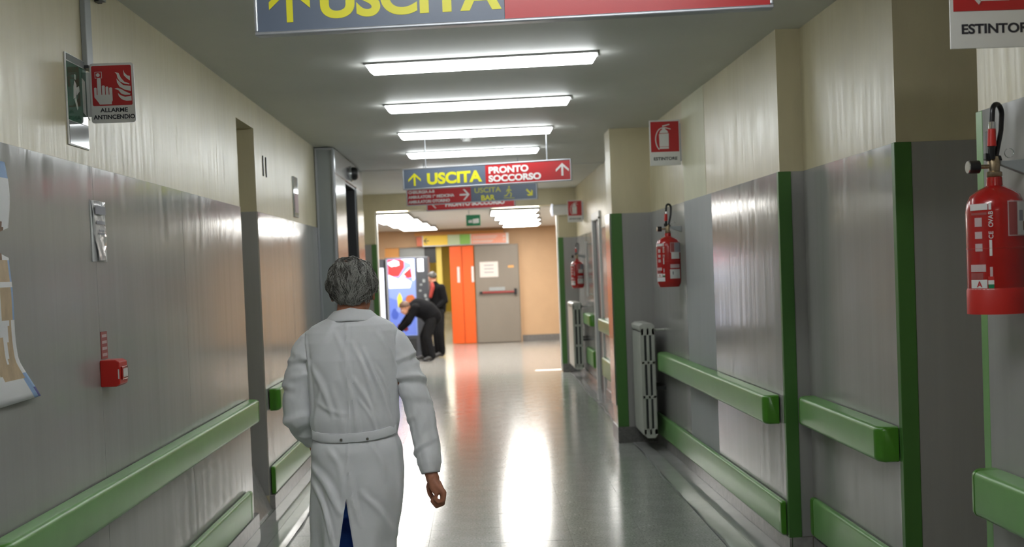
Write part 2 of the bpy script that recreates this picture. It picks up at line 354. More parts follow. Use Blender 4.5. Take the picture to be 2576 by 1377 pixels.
# skirting
def skirt(name, m, *bxs):
    mb = MB()
    for b in bxs: mb.box(*b)
    return struct(name, mb, M[m], bevel=.002)
skirt('baseboard_left', 'skirt_l', (XL, -1.535, -4, 8.0, 0, .098), (XL, -1.535, 8.62, 11.8, 0, .098), (-2.0, -1.98, 14.6, 19, 0, .1))
sk = MB().prism([(xa(6.6) - .014, 6.6), (xa(11.1) - .014, 11.1), (xa(11.1), 11.1), (xa(6.6), 6.6)], 0, .098, 'z')
sk.box(1.815, 1.83, 5.15, 6.6, 0, .098).box(1.70, 1.815, 6.605, 6.62, 0, .098).box(1.75, 1.765, -4, 4.14, 0, .098).box(1.83, 3, 5.135, 5.15, 0, .098).box(1.565, 1.58, 11.56, 15.3, 0, .1).box(1.565, 1.58, 16.2, 18.98, 0, .1)
struct('baseboard_right', sk, M['skirt_l'], bevel=.002)
skirt('baseboard_pier', 'skirt', (1.245, 1.62, 11.10, 11.12, 0, .15), (1.245, 1.26, 11.12, 11.55, 0, .15), (1.28, 1.58, 18.98, 19.0, 0, .13), (-2.0, -1.61, 18.98, 19.0, 0, .13))
# lift-side and right doorway (door_1)
d1 = struct('door_1', B(1.60, 1.64, 15.34, 16.16, .004, 2.28), M['darkmetal'])  # dark colour stands in for the unlit depth of the doorway
for a in ((1.555, 1.60, 15.26, 15.34, 0, 2.30), (1.555, 1.60, 16.16, 16.26, 0, 2.30), (1.555, 1.60, 15.26, 16.26, 2.28, 2.38)):
    B(*a).build('door_frame', M['signwhite'], d1)
MB().tube([(1.585, 15.5, .95), (1.585, 15.5, 1.15)], .012).build('door_handle', M['chrome'], d1)

# green corner guards: L profiles
def guard(name_label, xc, yc, sx, sy, z0, z1, w=.066, t=.006):
    """corner at xc,yc; the camera-facing leg runs sx, the corridor leg runs sy"""
    pts = [(xc - sx * t, yc - t), (xc + sx * w, yc - t), (xc + sx * w, yc), (xc, yc), (xc, yc + sy * w * .5), (xc - sx * t, yc + sy * w * .5)]
    o = MB().prism(pts, z0, z1, 'z').build('corner_guard', M['green_guard'], bevel=.004)
    tag(o, name_label, 'corner guard'); return o
guard('green corner guard on the far pier, left of the first radiator', 1.255, 11.115, 1, 1, .15, ZD, .095)
guard('tall dark green corner guard at the near end of the long right handrail', XA0 - .006, 6.615, 1, 1, .02, ZD)
guard('wide dark green corner guard right of the short handrail', 1.825, 5.145, 1, 1, .02, ZD, .07)
guard('green corner guard on the right pier of the far portal', 1.284, 18.995, 1, 1, .13, ZD, .075)
guard('green corner guard on the left pier of the far portal', -1.614, 18.995, -1, 1, .13, ZD, .075)
o = MB().prism([(1.759, 4.15), (1.759, 4.095), (1.765, 4.095), (1.765, 4.144), (1.83, 4.144), (1.83, 4.15)], .02, ZD, 'z').build('corner_guard', M['green'], bevel=.003)
tag(o, 'narrow green corner guard behind the nearest fire extinguisher', 'corner guard')
# steel door guard beside the far pier
o = MB().box(1.235, 1.250, 11.14, 11.5, .35, ZD).build('metal_guard_plate', M['steel'], bevel=.002); tag(o, 'polished metal guard plate on the inner side of the far right pier', 'guard plate')

# ------------------------------------------------------------------ handrails
def rail(label, name, x0, x1, y0, y1, z0, z1, sgn, d=.075, ends=(1, 1), joints=()):
    """runs y0->y1 along a wall face x0->x1; sgn = direction from wall into the corridor"""
    t = thing(name, label, 'handrail' if 'hand' in name else 'bumper rail', ((x0 + x1) / 2, (y0 + y1) / 2, z0))
    h = z1 - z0
    def prof(d):     # distance from wall, z
        r = min(.022, d * .45); p = [(.008, z0)]
        for k in range(5): a = -PI / 2 + PI / 2 * k / 4; p.append((d - r + r * math.cos(a), z0 + r + r * math.sin(a)))
        for k in range(5): a = PI / 2 * k / 4; p.append((d - r + r * math.cos(a), z1 - r + r * math.sin(a)))
        p.append((.008, z1)); return p
    cap = .055
    def X(y): return x0 + (x1 - x0) * (y - y0) / (y1 - y0)
    a = y0 + (cap if ends[0] else 0); b = y1 - (cap if ends[1] else 0)
    cuts = [a] + list(joints) + [b]
    for p, q in zip(cuts[:-1], cuts[1:]):
        MB().loft([[(X(y) + sgn * u, y, w) for u, w in prof(d)] for y in (p + .0008, q - .0008)]).build('cover', M['green'], t)
    for e, yy, di in ((ends[0], y0, 1), (ends[1], y1, -1)):
        if not e: continue
        rings = []
        for k in range(6):
            s_ = k / 5; off = cap * (1 - math.cos(s_ * PI / 2)) if False else cap * s_
            dd = d * (.72 + .28 * math.sin(min(1, s_ * 1.15) * PI / 2)) if d > .05 else d
            rings.append([(X(yy) + sgn * u * (1.0 if k else .97), yy + di * off, (w - z0 - h / 2) * (.93 if k == 0 else 1.0) + z0 + h / 2) for u, w in prof(dd + (.002))])
        MB().loft(rings).build('end_cap', M['green_cap'], t)
    for yy in np.linspace(a + .15, b - .15, max(2, int((b - a) / .9))):
        B(X(yy), X(yy) + sgn * (d - .02), yy - .03, yy + .03, z0 + .02, z1 - .02).build('bracket', M['green_cap'], t)
    return t
rail('long green handrail on the left wall below the red call point', 'handrail', XL + .006, XL + .006, 3.70, 7.95, .715, .868, 1, .08)
rail('low green bumper rail under the long left handrail', 'bumper_rail', XL + .006, XL + .006, 3.70, 7.80, .10, .285, 1, .035)
rail('green handrail on the left wall just behind the man in white', 'handrail', XL + .006, XL + .006, 8.72, 11.6, .70, .862, 1, .08)
rail('low green bumper rail behind the man in white, left wall', 'bumper_rail', XL + .006, XL + .006, 8.66, 11.6, .10, .300, 1, .035)
rail('long green handrail between the first radiator and the corner guard', 'handrail', xa(6.74) - .006, xa(10.47) - .006, 6.74, 10.47, .722, .888, -1, .092)
rail('long low green bumper rail running from the first radiator', 'bumper_rail', xa(6.66) - .006, xa(11.0) - .006, 6.66, 11.0, .100, .295, -1, .035, joints=(8.95,))
rail('short green handrail on the recessed bay right of the long one', 'handrail', 1.824, 1.824, 5.18, 6.52, .748, .905, -1, .10)
rail('short low green bumper rail below the short right handrail', 'bumper_rail', 1.824, 1.824, 5.18, 6.55, .12, .335, -1, .035)
rail('green handrail at the right edge below the nearest extinguisher', 'handrail', 1.759, 1.759, 1.0, 4.06, .756, .915, -1, .10)
rail('small green handrail right of the far radiator', 'handrail', 1.575, 1.575, 16.35, 17.36, .84, 1.0, -1, .085)
rail('pale green handrail between dark doorway and far pier', 'handrail', 1.575, 1.575, 12.6, 15.2, .84, 1.0, -1, .085)
rail('small low green bumper rail right of the far radiator', 'bumper_rail', 1.575, 1.575, 16.35, 17.36, .26, .50, -1, .05)
rail('low green bumper rail between dark doorway and far pier', 'bumper_rail', 1.575, 1.575, 12.6, 15.2, .26, .50, -1, .05)

# ------------------------------------------------------------------ ceiling lamps
def tube_lamp(label, x, y, rz, m='tube', L=1.39, group=None):
    t = thing('ceiling_light', label, 'ceiling light', (x, y, ZC), rz, group)
    MB().box(-L / 2 - .01, L / 2 + .01, -.08, .08, -.012, 0).build('lamp_tray', M['lampbody'], t, world=False)
    w, h = .07, .046
    vs = []
    for z, a, b in ((-.012, L / 2, w), (-.012 - h, L / 2 - .028, w - .02)):
        vs += [(-a, -b, z), (a, -b, z), (a, b, z), (-a, b, z)]
    MB().add(vs, [(0, 1, 2, 3), (7, 6, 5, 4), (0, 4, 5, 1), (1, 5, 6, 2), (2, 6, 7, 3), (3, 7, 4, 0)]).build('diffuser', M[m], t, world=False, bevel=.006)
    return t
tube_lamp('largest lit fluorescent ceiling lamp, nearest the camera', .062, 7.23, -.115)
tube_lamp('second lit fluorescent ceiling lamp from the camera', .038, 9.01, -.105)
tube_lamp('third lit fluorescent ceiling lamp, smoke detector right behind it', .017, 10.84, -.08)
tube_lamp('smallest lit fluorescent ceiling lamp just above the hanging signs', -.015, 12.63, -.10)
tube_lamp('ceiling lamp overhead, hidden just behind the huge sign', .05, 5.45, -.08, 'tubemid')
tube_lamp('added ceiling fill lamp above the camera, out of view', .05, 2.75, -.08, 'tubefill')  # added lamp, placed and powered to brighten the white coat
tube_lamp('added ceiling fill lamp behind the photographer', .05, -1.6, 0, 'tubefillrear')  # added weak fill for surfaces that face the camera
tube_lamp('ceiling lamp over the hidden far stretch, behind the signs', .0, 14.6, -.08, 'tube')
tube_lamp('ceiling lamp before the portal, hidden behind the signs', .0, 17.3, -.05, 'tube')
t = thing('smoke_detector', 'small round white smoke detector on the ceiling by the third lamp', 'smoke detector', (-.07, 11.35, ZC))
MB().lathe([(.055, 0), (.055, -.02), (.05, -.028)], base=0).build('detector_base', M['signwhite'], t, world=False)
MB().lathe([(.042, -.028), (.038, -.05), (.015, -.056)], base=0).build('detector_head', M['platewhite'], t, world=False)
# hall panels
def panel(label, x, y, w=.62, l=.62, m='hall', z=ZH):
    t = thing('ceiling_panel_light', label, 'ceiling light', (x, y, z))
    for a in ((-w / 2, w / 2, -l / 2, -l / 2 + .02), (-w / 2, w / 2, l / 2 - .02, l / 2), (-w / 2, -w / 2 + .02, -l / 2 + .02, l / 2 - .02), (w / 2 - .02, w / 2, -l / 2 + .02, l / 2 - .02)):
        B(*a, -.045, 0).build('frame', M['lampbody'], t, world=False)
    B(-w / 2 + .02, w / 2 - .02, -l / 2 + .02, l / 2 - .02, -.04, -.005).build('diffuser', M[m], t, world=False)
    return t
for k, (x, y) in enumerate(((.62, 20.0), (.72, 21.9), (.84, 23.8), (.95, 25.7))):
    panel(['nearest', 'second', 'third', 'farthest'][k] + ' bright ceiling panel of the right cluster in the hall', x, y, .80, 1.72)
for k, (x, y) in enumerate(((-1.48, 20.0), (-1.42, 21.9), (-1.34, 23.8), (-1.26, 25.7))):
    panel(['nearest', 'second', 'third', 'farthest'][k] + ' bright ceiling panel of the left cluster in the hall', x, y, .78, 1.72)
panel('added fill panel in the yellow corridor beyond the opening', -1.5, 32, 1.2, 1.2, 'yellowfill', 2.9)  # unseen panels added to brighten the yellow wall
panel('added middle fill panel in the yellow corridor', -1.5, 40, 1.2, 1.2, 'yellowfill', 2.9)
panel('added farthest fill panel in the yellow corridor', -1.5, 46.5, 1.2, 1.2, 'yellowfill', 2.9)

# ------------------------------------------------------------------ hanging signs
def arrow_poly(cx, cz, s, ang=0, sw=.16, hw=.52):
    """chevron-headed arrow pointing up, rotated by ang; two polygons"""
    shaft = [(-sw / 2, -.5), (sw / 2, -.5), (sw / 2, .40), (-sw / 2, .40)]
    t = sw * .95
    head = [(0, .5), (hw, .5 - hw * .92), (hw, .5 - hw * .92 - t * 1.25), (0, .5 - t * 1.35), (-hw, .5 - hw * .92 - t * 1.25), (-hw, .5 - hw * .92)]
    out = []
    for p in (shaft, [head[0], head[1], head[2], head[3]], [head[0], head[3], head[4], head[5]]):
        out.append([(cx + s * (a * math.cos(ang) - b * math.sin(ang)), cz + s * (a * math.sin(ang) + b * math.cos(ang))) for a, b in p])
    return out
def polys(ps, y0, y1, m, parent, name, world=False):
    mb = MB()
    for i, p in enumerate(ps): mb.prism(p, y0 - .00015 * i, y1, 'y')
    return mb.build(name, m, parent, world=world)
def hang_sign(label, x0, x1, y0, y1, z0, z1, parts, left, right, split):
    L = math.hypot(x1 - x0, y1 - y0); rz = math.atan2(y1 - y0, x1 - x0); H = z1 - z0
    t = thing('hanging_sign', label, 'sign', ((x0 + x1) / 2, (y0 + y1) / 2, z0), rz)
    fr = .012
    mb = MB().box(-L / 2, L / 2, 0, .045, 0, fr).box(-L / 2, L / 2, 0, .045, H - fr, H).box(-L / 2, -L / 2 + fr, 0, .045, fr, H - fr).box(L / 2 - fr, L / 2, 0, .045, fr, H - fr)
    mb.build('frame', M['alu'], t, world=False, bevel=.004)
    s = -L / 2 + fr + (L - 2 * fr) * split
    if split > 0: B(-L / 2 + fr, s - .0005, .004, .041, fr, H - fr).build('panel', M[left], t, world=False)
    B(s + .0005, L / 2 - fr, .004, .041, fr, H - fr).build('panel', M[right], t, world=False)
    for xx in (-L * .36, L * .36):
        MB().tube([(xx, .022, H), (xx, .022, ZC - z0)], .006, 8).build('hanger_rod', M['alu'], t, world=False)
    parts(t, L, H, s); return t
def parts12(t, L, H, s):
    sl = s + L / 2
    text('USCITA', H * .70, -L / 2 + sl * .62, H * .22, .0035, M['yellow'], t, align='CENTER', bold=.006, sx=1.12, depth=.002)
    polys(arrow_poly(-L / 2 + sl * .145, H * .47, H * .60), .0020, .004, M['yellow'], t, 'arrow')
    text('PRONTO', H * .40, s + .03, H * .55, .0035, M['signwhite'], t, bold=.0036, sx=1.16, depth=.002)
    text('SOCCORSO', H * .40, s + .03, H * .16, .0035, M['signwhite'], t, bold=.0036, sx=1.16, depth=.002)
    polys(arrow_poly(L / 2 - .085, H * .53, H * .58), .0020, .004, M['signwhite'], t, 'arrow')
def parts1(t, L, H, s):
    sl = s + L / 2
    text('USCITA', H * .72, -L / 2 + sl * .62, H * .235, .0035, M['yellow'], t, align='CENTER', bold=.0055, sx=1.14, depth=.002)
    polys(arrow_poly(-L / 2 + sl * .145, H * .49, H * .62), .0020, .004, M['yellow'], t, 'arrow')
    text('PRONTO SOCCORSO', H * .30, s + .03, H * .46, .0035, M['signwhite'], t, bold=.003, sx=1.0, depth=.002)
    polys(arrow_poly(L / 2 - .075, H * .62, H * .36), .0020, .004, M['signwhite'], t, 'arrow')
hang_sign('huge USCITA and PRONTO SOCCORSO sign cropped at the top edge', -.700, .962, 3.93, 3.76, 2.455, 2.665, parts1, 'signblue', 'signred', .49)
hang_sign('complete hanging sign reading USCITA and PRONTO SOCCORSO below the last lamp', -.688, .875, 11.34, 10.86, 2.455, 2.655, parts12, 'signblue', 'signred', .50)
def parts3(t, L, H, s):
    for i, w in enumerate(('CHIRURGIA A-B', 'AMBULATORI 1° MEDICINA', 'AMBULATORI OTORINO')):
        text(w, H * .235, -L / 2 + .025, H * (.72 - i * .29), .0035, M['signwhite'], t, bold=.0022, sx=1.0)
    polys(arrow_poly(s - .075, H * .5, H * .62, -PI / 2), .0020, .004, M['signwhite'], t, 'arrow')
    text('USCITA', H * .42, s + .20, H * .56, .0035, M['paleyellowletter'], t, align='CENTER', bold=.0015, sx=1.15)
    text('BAR', H * .42, s + .20, H * .10, .0035, M['yellow'], t, align='CENTER', bold=.0025, sx=1.1)
    cx, k = s + .455, H * .9
    man = [[(cx + a * k, .5 * H + b * k) for a, b in p] for p in (
        [(-.03, .28), (.05, .28), (.07, .36), (.03, .42), (-.03, .40), (-.05, .33)], [(-.10, .22), (.06, .26), (.04, -.02), (-.06, -.02)],
        [(-.10, .22), (-.20, .05), (-.14, .02), (-.05, .15)], [(.05, .22), (.18, .12), (.16, .06), (.05, .12)],
        [(-.06, 0), (-.20, -.18), (-.34, -.20), (-.32, -.27), (-.16, -.25), (.0, -.05)], [(.0, 0), (.12, -.12), (.06, -.32), (.14, -.32), (.20, -.10), (.06, .03)],
        [(-.36, -.34), (.36, -.38), (.36, -.42), (-.36, -.38)])]
    polys(man, .0022, .004, M['paleyellowletter'], t, 'running_figure')
    polys(arrow_poly(L / 2 - .09, H * .42, H * .52, -PI * .75, sw=.2, hw=.38), .0020, .004, M['yellow'], t, 'arrow')
hang_sign('red and grey sign with CHIRURGIA list and USCITA BAR, second from front', -.815, .695, 14.0, 13.56, 2.455, 2.648, parts3, 'signred', 'signblue', .50)
def parts4(t, L, H, s):
    text('PRONTO SOCCORSO', H * .42, .06, H * .28, .0035, M['signwhite'], t, align='CENTER', bold=.004, sx=1.05)
    polys(arrow_poly(-L / 2 + .12, H * .48, H * .55, PI / 2), .0020, .004, M['signwhite'], t, 'arrow')
hang_sign('partly hidden red PRONTO SOCCORSO sign, rearmost of the hanging row', -.66, .50, 15.75, 15.45, 2.475, 2.66, parts4, 'signred', 'signred', 0)

# green exit sign in the portal
t = thing('exit_sign', 'small green exit sign hanging in the far portal opening', 'sign', (-.06, 19.4, 2.40))
B(-.115, .115, -.012, .012, 0, .18).build('sign_panel', M['sgreen'], t, world=False, bevel=.003)
polys([[(-.08, .05), (-.02, .05), (-.02, .10), (-.08, .09)], [(-.01, .04), (.09, .045), (.09, .12), (-.01, .11)]], -.0145, -.012, M['signwhite'], t, 'pictogram')
MB().tube([(-.07, 0, .18), (-.07, 0, .25)], .005, 8).build('hanger_rod', M['alu'], t, world=False)
# emergency lamp on portal header
t = thing('emergency_lamp', 'pale box lamp with a lit end mounted right of the portal header', 'lamp', (1.33, 18.9, 2.5))
MB().tube([(1.20, 18.9, 2.585), (1.47, 18.9, 2.585)], .085, 20).build('housing', M['signwhite'], t)
MB().ball((1.195, 18.9, 2.585), (.03, .08, .10), 10).build('lit_cap', M['vwhite'], t)
B(1.25, 1.43, 18.93, 18.995, 2.53, 2.64).build('wall_mount', M['platewhite'], t)

# ------------------------------------------------------------------ end of hall: doors and sign
t = thing('direction_board', 'yellow, green and salmon direction board above the far doors', 'sign', (-.29, 27.4, 2.28))
x0 = -1.27
for w, m in ((.02, 'signwhite'), (.56, 'pyel'), (.28, 'ppal'), (.24, 'pgrn'), (.02, 'signwhite'), (.80, 'ppnk'), (.06, 'signwhite')):
    B(x0, x0 + w - .002, 27.38, 27.42, 2.29, 2.52).build('colour_field', M[m], t); x0 += w
B(-1.27, .71, 27.36, 27.44, 2.275, 2.289).build('lower_rail', M['alu'], t)
polys([[(a - 1.18, b + 2.40) for a, b in q] for q in arrow_poly(0, 0, .12, PI / 2)], 27.376, 27.38, M['ink'], t, 'arrow', True)
for zz in (2.44, 2.36): polys([[(a + .60, b + zz) for a, b in q] for q in arrow_poly(0, 0, .06, 0)], 27.376, 27.38, M['signwhite'], t, 'arrow', True)
for zz in (2.46, 2.42, 2.36, 2.33): B(-.12, .45 - (2.46 - zz), 27.377, 27.38, zz - .008, zz + .008).build('printed_line', M['paper'], t)
B(-1.45, .60, 27.50, 27.55, 2.53, 2.60).build('orange_strip', M['porg'], we)
B(-1.40, -1.275, 27.38, 27.42, 2.29, 2.50).build('brick_red_block', M['pred'], t)
d = struct('door_2', B(-.09, .93, 27.44, 27.50, .012, 2.262), M['doorgrey'], bevel=.004)
MB().tube([(.0, 27.385, 1.165), (.82, 27.385, 1.165)], .022, 10).build('crash_bar', M['barred'], d)
for xx in (.03, .82): B(xx - .03, xx + .03, 27.36, 27.44, 1.10 if xx > .5 else 1.14, 1.24 if xx > .5 else 1.19).build('bar_end', M['black'], d)
B(.22, .58, 27.425, 27.44, 1.20, 1.28).build('latch_plate', M['greymetal'], d)
B(.02, .44, 27.436, 27.44, 1.52, 1.87).build('paper_notice', M['paper'], d)
for i in range(3): B(.12, .34, 27.434, 27.436, 1.78 - i * .08, 1.80 - i * .08).build('printed_line', M['print'], d)
B(.67, .80, 27.436, 27.44, 1.72, 1.77).build('orange_label', M['porg'], d)
B(.915, .945, 27.44, 27.53, .0, 2.265).build('door_edge', M['peach'], d)
d = struct('door_3', MB().box(-.66, -.385, 27.40, 27.44, .01, 2.255), M['orange'], bevel=.003)
B(-.375, -.115, 27.42, 27.46, .01, 2.255).build('door_leaf', M['orange'], d, bevel=.003)
MB().box(-.40, -.36, 27.45, 27.47, .01, 2.25).build('fold_joint', M['pred'], d)
for xx in (-.46, -.135): B(xx - .04, xx + .015, 27.392, 27.42, 1.42, 1.78).build('door_window', M['platewhite'], d)
# head band seen above the vending machines
B(-2.15, -1.83, 27.60, 27.62, 1.9, 2.268).build('orange_panel', M['porg'], we)
B(-1.82, -1.25, 27.62, 27.70, 1.9, 2.268).build('grey_panel', M['greymetal'], we)
B(-1.245, -.98, 27.60, 27.70, 1.9, 2.268).build('dark_panel', M['black'], we)

# vending machines
t = thing('vending_machine', 'vending machine with a backlit red, white and blue front', 'vending machine', (-1.4, 24.4, 0))
B(-1.88, -1.02, 24.02, 24.8, 0, 2.0).build('cabinet', M['dkgrey'], t, bevel=.01)
B(-1.86, -1.84, 23.985, 24.02, .06, 1.97).build('door_edge', M['alu'], t)
def spans():
    pr = [('vwhite', -1.83, -1.28, .42, 1.97)]
    return pr
B(-1.83, -1.28, 24.0, 24.02, .42, 1.97).build('lit_front', M['vpale'], t)
def blob(cx, cz, rx, rz, n=12, seed=0):
    r_ = random.Random(seed); return [(cx + rx * math.cos(2 * PI * k / n) * r_.uniform(.75, 1.1), cz + rz * math.sin(2 * PI * k / n) * r_.uniform(.75, 1.1)) for k in range(n)]
for i, (m, p) in enumerate((('vred', [(-1.82, 1.96), (-1.82, 1.62), (-1.62, 1.62), (-1.50, 1.80), (-1.50, 1.96)]), ('vwhite', blob(-1.70, 1.88, .12, .07, seed=1)), ('vwhite', [(-1.56, 1.96), (-1.30, 1.96), (-1.29, 1.55), (-1.34, 1.52), (-1.36, 1.86)]),
                            ('vwhite', [(-1.82, 1.66), (-1.62, 1.56), (-1.44, 1.76), (-1.38, 1.80), (-1.50, 1.58), (-1.36, 1.50), (-1.40, 1.38), (-1.82, 1.38)]), ('vred', [(-1.52, 1.66), (-1.38, 1.78), (-1.35, 1.60), (-1.44, 1.58)]),
                            ('vblue', [(-1.82, .44), (-1.30, .44), (-1.30, 1.18), (-1.46, 1.22), (-1.60, 1.12), (-1.82, 1.20)]), ('vyel', blob(-1.61, 1.12, .06, .17, seed=4)), ('vbrn', blob(-1.40, 1.12, .10, .13, seed=5)),
                            ('vdb', blob(-1.72, .86, .07, .12, seed=6)), ('vmar', blob(-1.62, .62, .07, .06, seed=7)), ('vmar', blob(-1.52, .56, .07, .05, seed=8)), ('vpale', blob(-1.64, .95, .05, .06, seed=9)))):
    MB().prism(p, 23.9985 - .0006 * i, 24.0, 'y').build('lit_graphic', M[m], t)
B(-1.25, -1.04, 24.005, 24.02, .1, 1.97).build('control_strip', M['cabinet'], t)
B(-1.23, -1.11, 23.998, 24.005, 1.70, 1.96).build('paper_notice', M['vwhite'], t)  # white sheet given a glow of its own by the backlit colour
for i, (a, b) in enumerate(((-1.20, 1.42), (-1.14, 1.48), (-1.22, 1.30), (-1.12, 1.18), (-1.10, 1.12), (-1.16, 1.05))):
    B(a, a + .05, 23.999, 24.005, b, b + .035 + .03 * (i % 2)).build('button', M['greymetal'], t)
B(-1.80, -1.30, 23.985, 24.02, .12, .36).build('collection_tray', M['darkmetal'], t)
t = thing('vending_machine', 'second vending machine seen as a narrow bright white strip', 'vending machine', (-2.2, 24.4, 0))
B(-2.6, -1.90, 24.06, 24.8, 0, 1.98).build('cabinet', M['cabinet'], t, bevel=.01)
B(-2.5, -1.915, 24.02, 24.06, .35, 1.80).build('lit_front', M['vwhite'], t)

# ------------------------------------------------------------------ fire extinguishers and their signs
def ext_sign(label, xr, y, z1, w, h, lamp=False):
    """projecting plate, right edge near the wall, faces the camera"""
    t = thing('extinguisher_sign', label, 'sign', (xr - w / 2, y, z1 - h))
    B(-w / 2, w / 2, -.003, .003, 0, h).build('plate', M['platewhite'], t, world=False, bevel=.001)
    B(-w / 2 + .010, w / 2 - .010, -.0045, -.003, h * .30, h - .012).build('red_field', M['signred'], t, world=False, bevel=.0005)
    k = w / .25; zc = h * .30
    def q(*p): return [(a * k, zc + b * k) for a, b in p]
    body = q((-.045, .025), (.030, .025), (.032, .145), (.022, .170), (.004, .185), (.004, .200), (-.018, .200), (-.018, .185), (-.036, .170), (-.047, .145))
    lever = q((-.018, .203), (.040, .218), (.040, .226), (-.018, .214)); lever2 = q((.004, .200), (.046, .188), (.050, .180), (.004, .192))
    arc = [(-.018 - .062 * math.sin(a), .10 + .098 * math.cos(a)) for a in np.linspace(.0, 2.6, 14)]
    arc2 = [(-.018 - .054 * math.sin(a), .10 + .090 * math.cos(a)) for a in np.linspace(.0, 2.6, 14)]
    ps = [body, lever, lever2]
    for i in range(13): ps.append(q(arc[i], arc[i + 1], arc2[i + 1], arc2[i]))
    polys(ps, -.0060, -.0045, M['platewhite'], t, 'pictogram')
    polys([q((-.047, .147), (.034, .150), (.034, .154), (-.047, .151)), q((-.046, .040), (.031, .040), (.031, .043), (-.046, .043))], -.0068, -.006, M['signred'], t, 'pictogram_lines')
    text('ESTINTORE', .034 * k, 0, h * .12, -.0035, M['ink'], t, align='CENTER', bold=.0010 * k, sx=1.12, depth=.001)
    B(w / 2 - .004, w / 2 + .012, -.006, .012, .03, h - .03).build('wall_bracket', M['alu'], t, world=False)
    return t
ext_sign('white-and-red ESTINTORE sign above the middle fire extinguisher', 1.646, 9.52, 2.81, .245, .362)
ext_sign('large ESTINTORE sign cropped by the top right corner', 1.70, 3.5, 2.625, .285, .364)
ext_sign('distant small ESTINTORE sign by the far portal pier', 1.568, 17.7, 2.66, .222, .325)
B(1.60, 1.765, 3.505, 3.55, 2.27, 2.30).build('sign_arm', M['alu']); tag(C.objects[-1], 'metal arm holding the large top right sign', 'bracket')

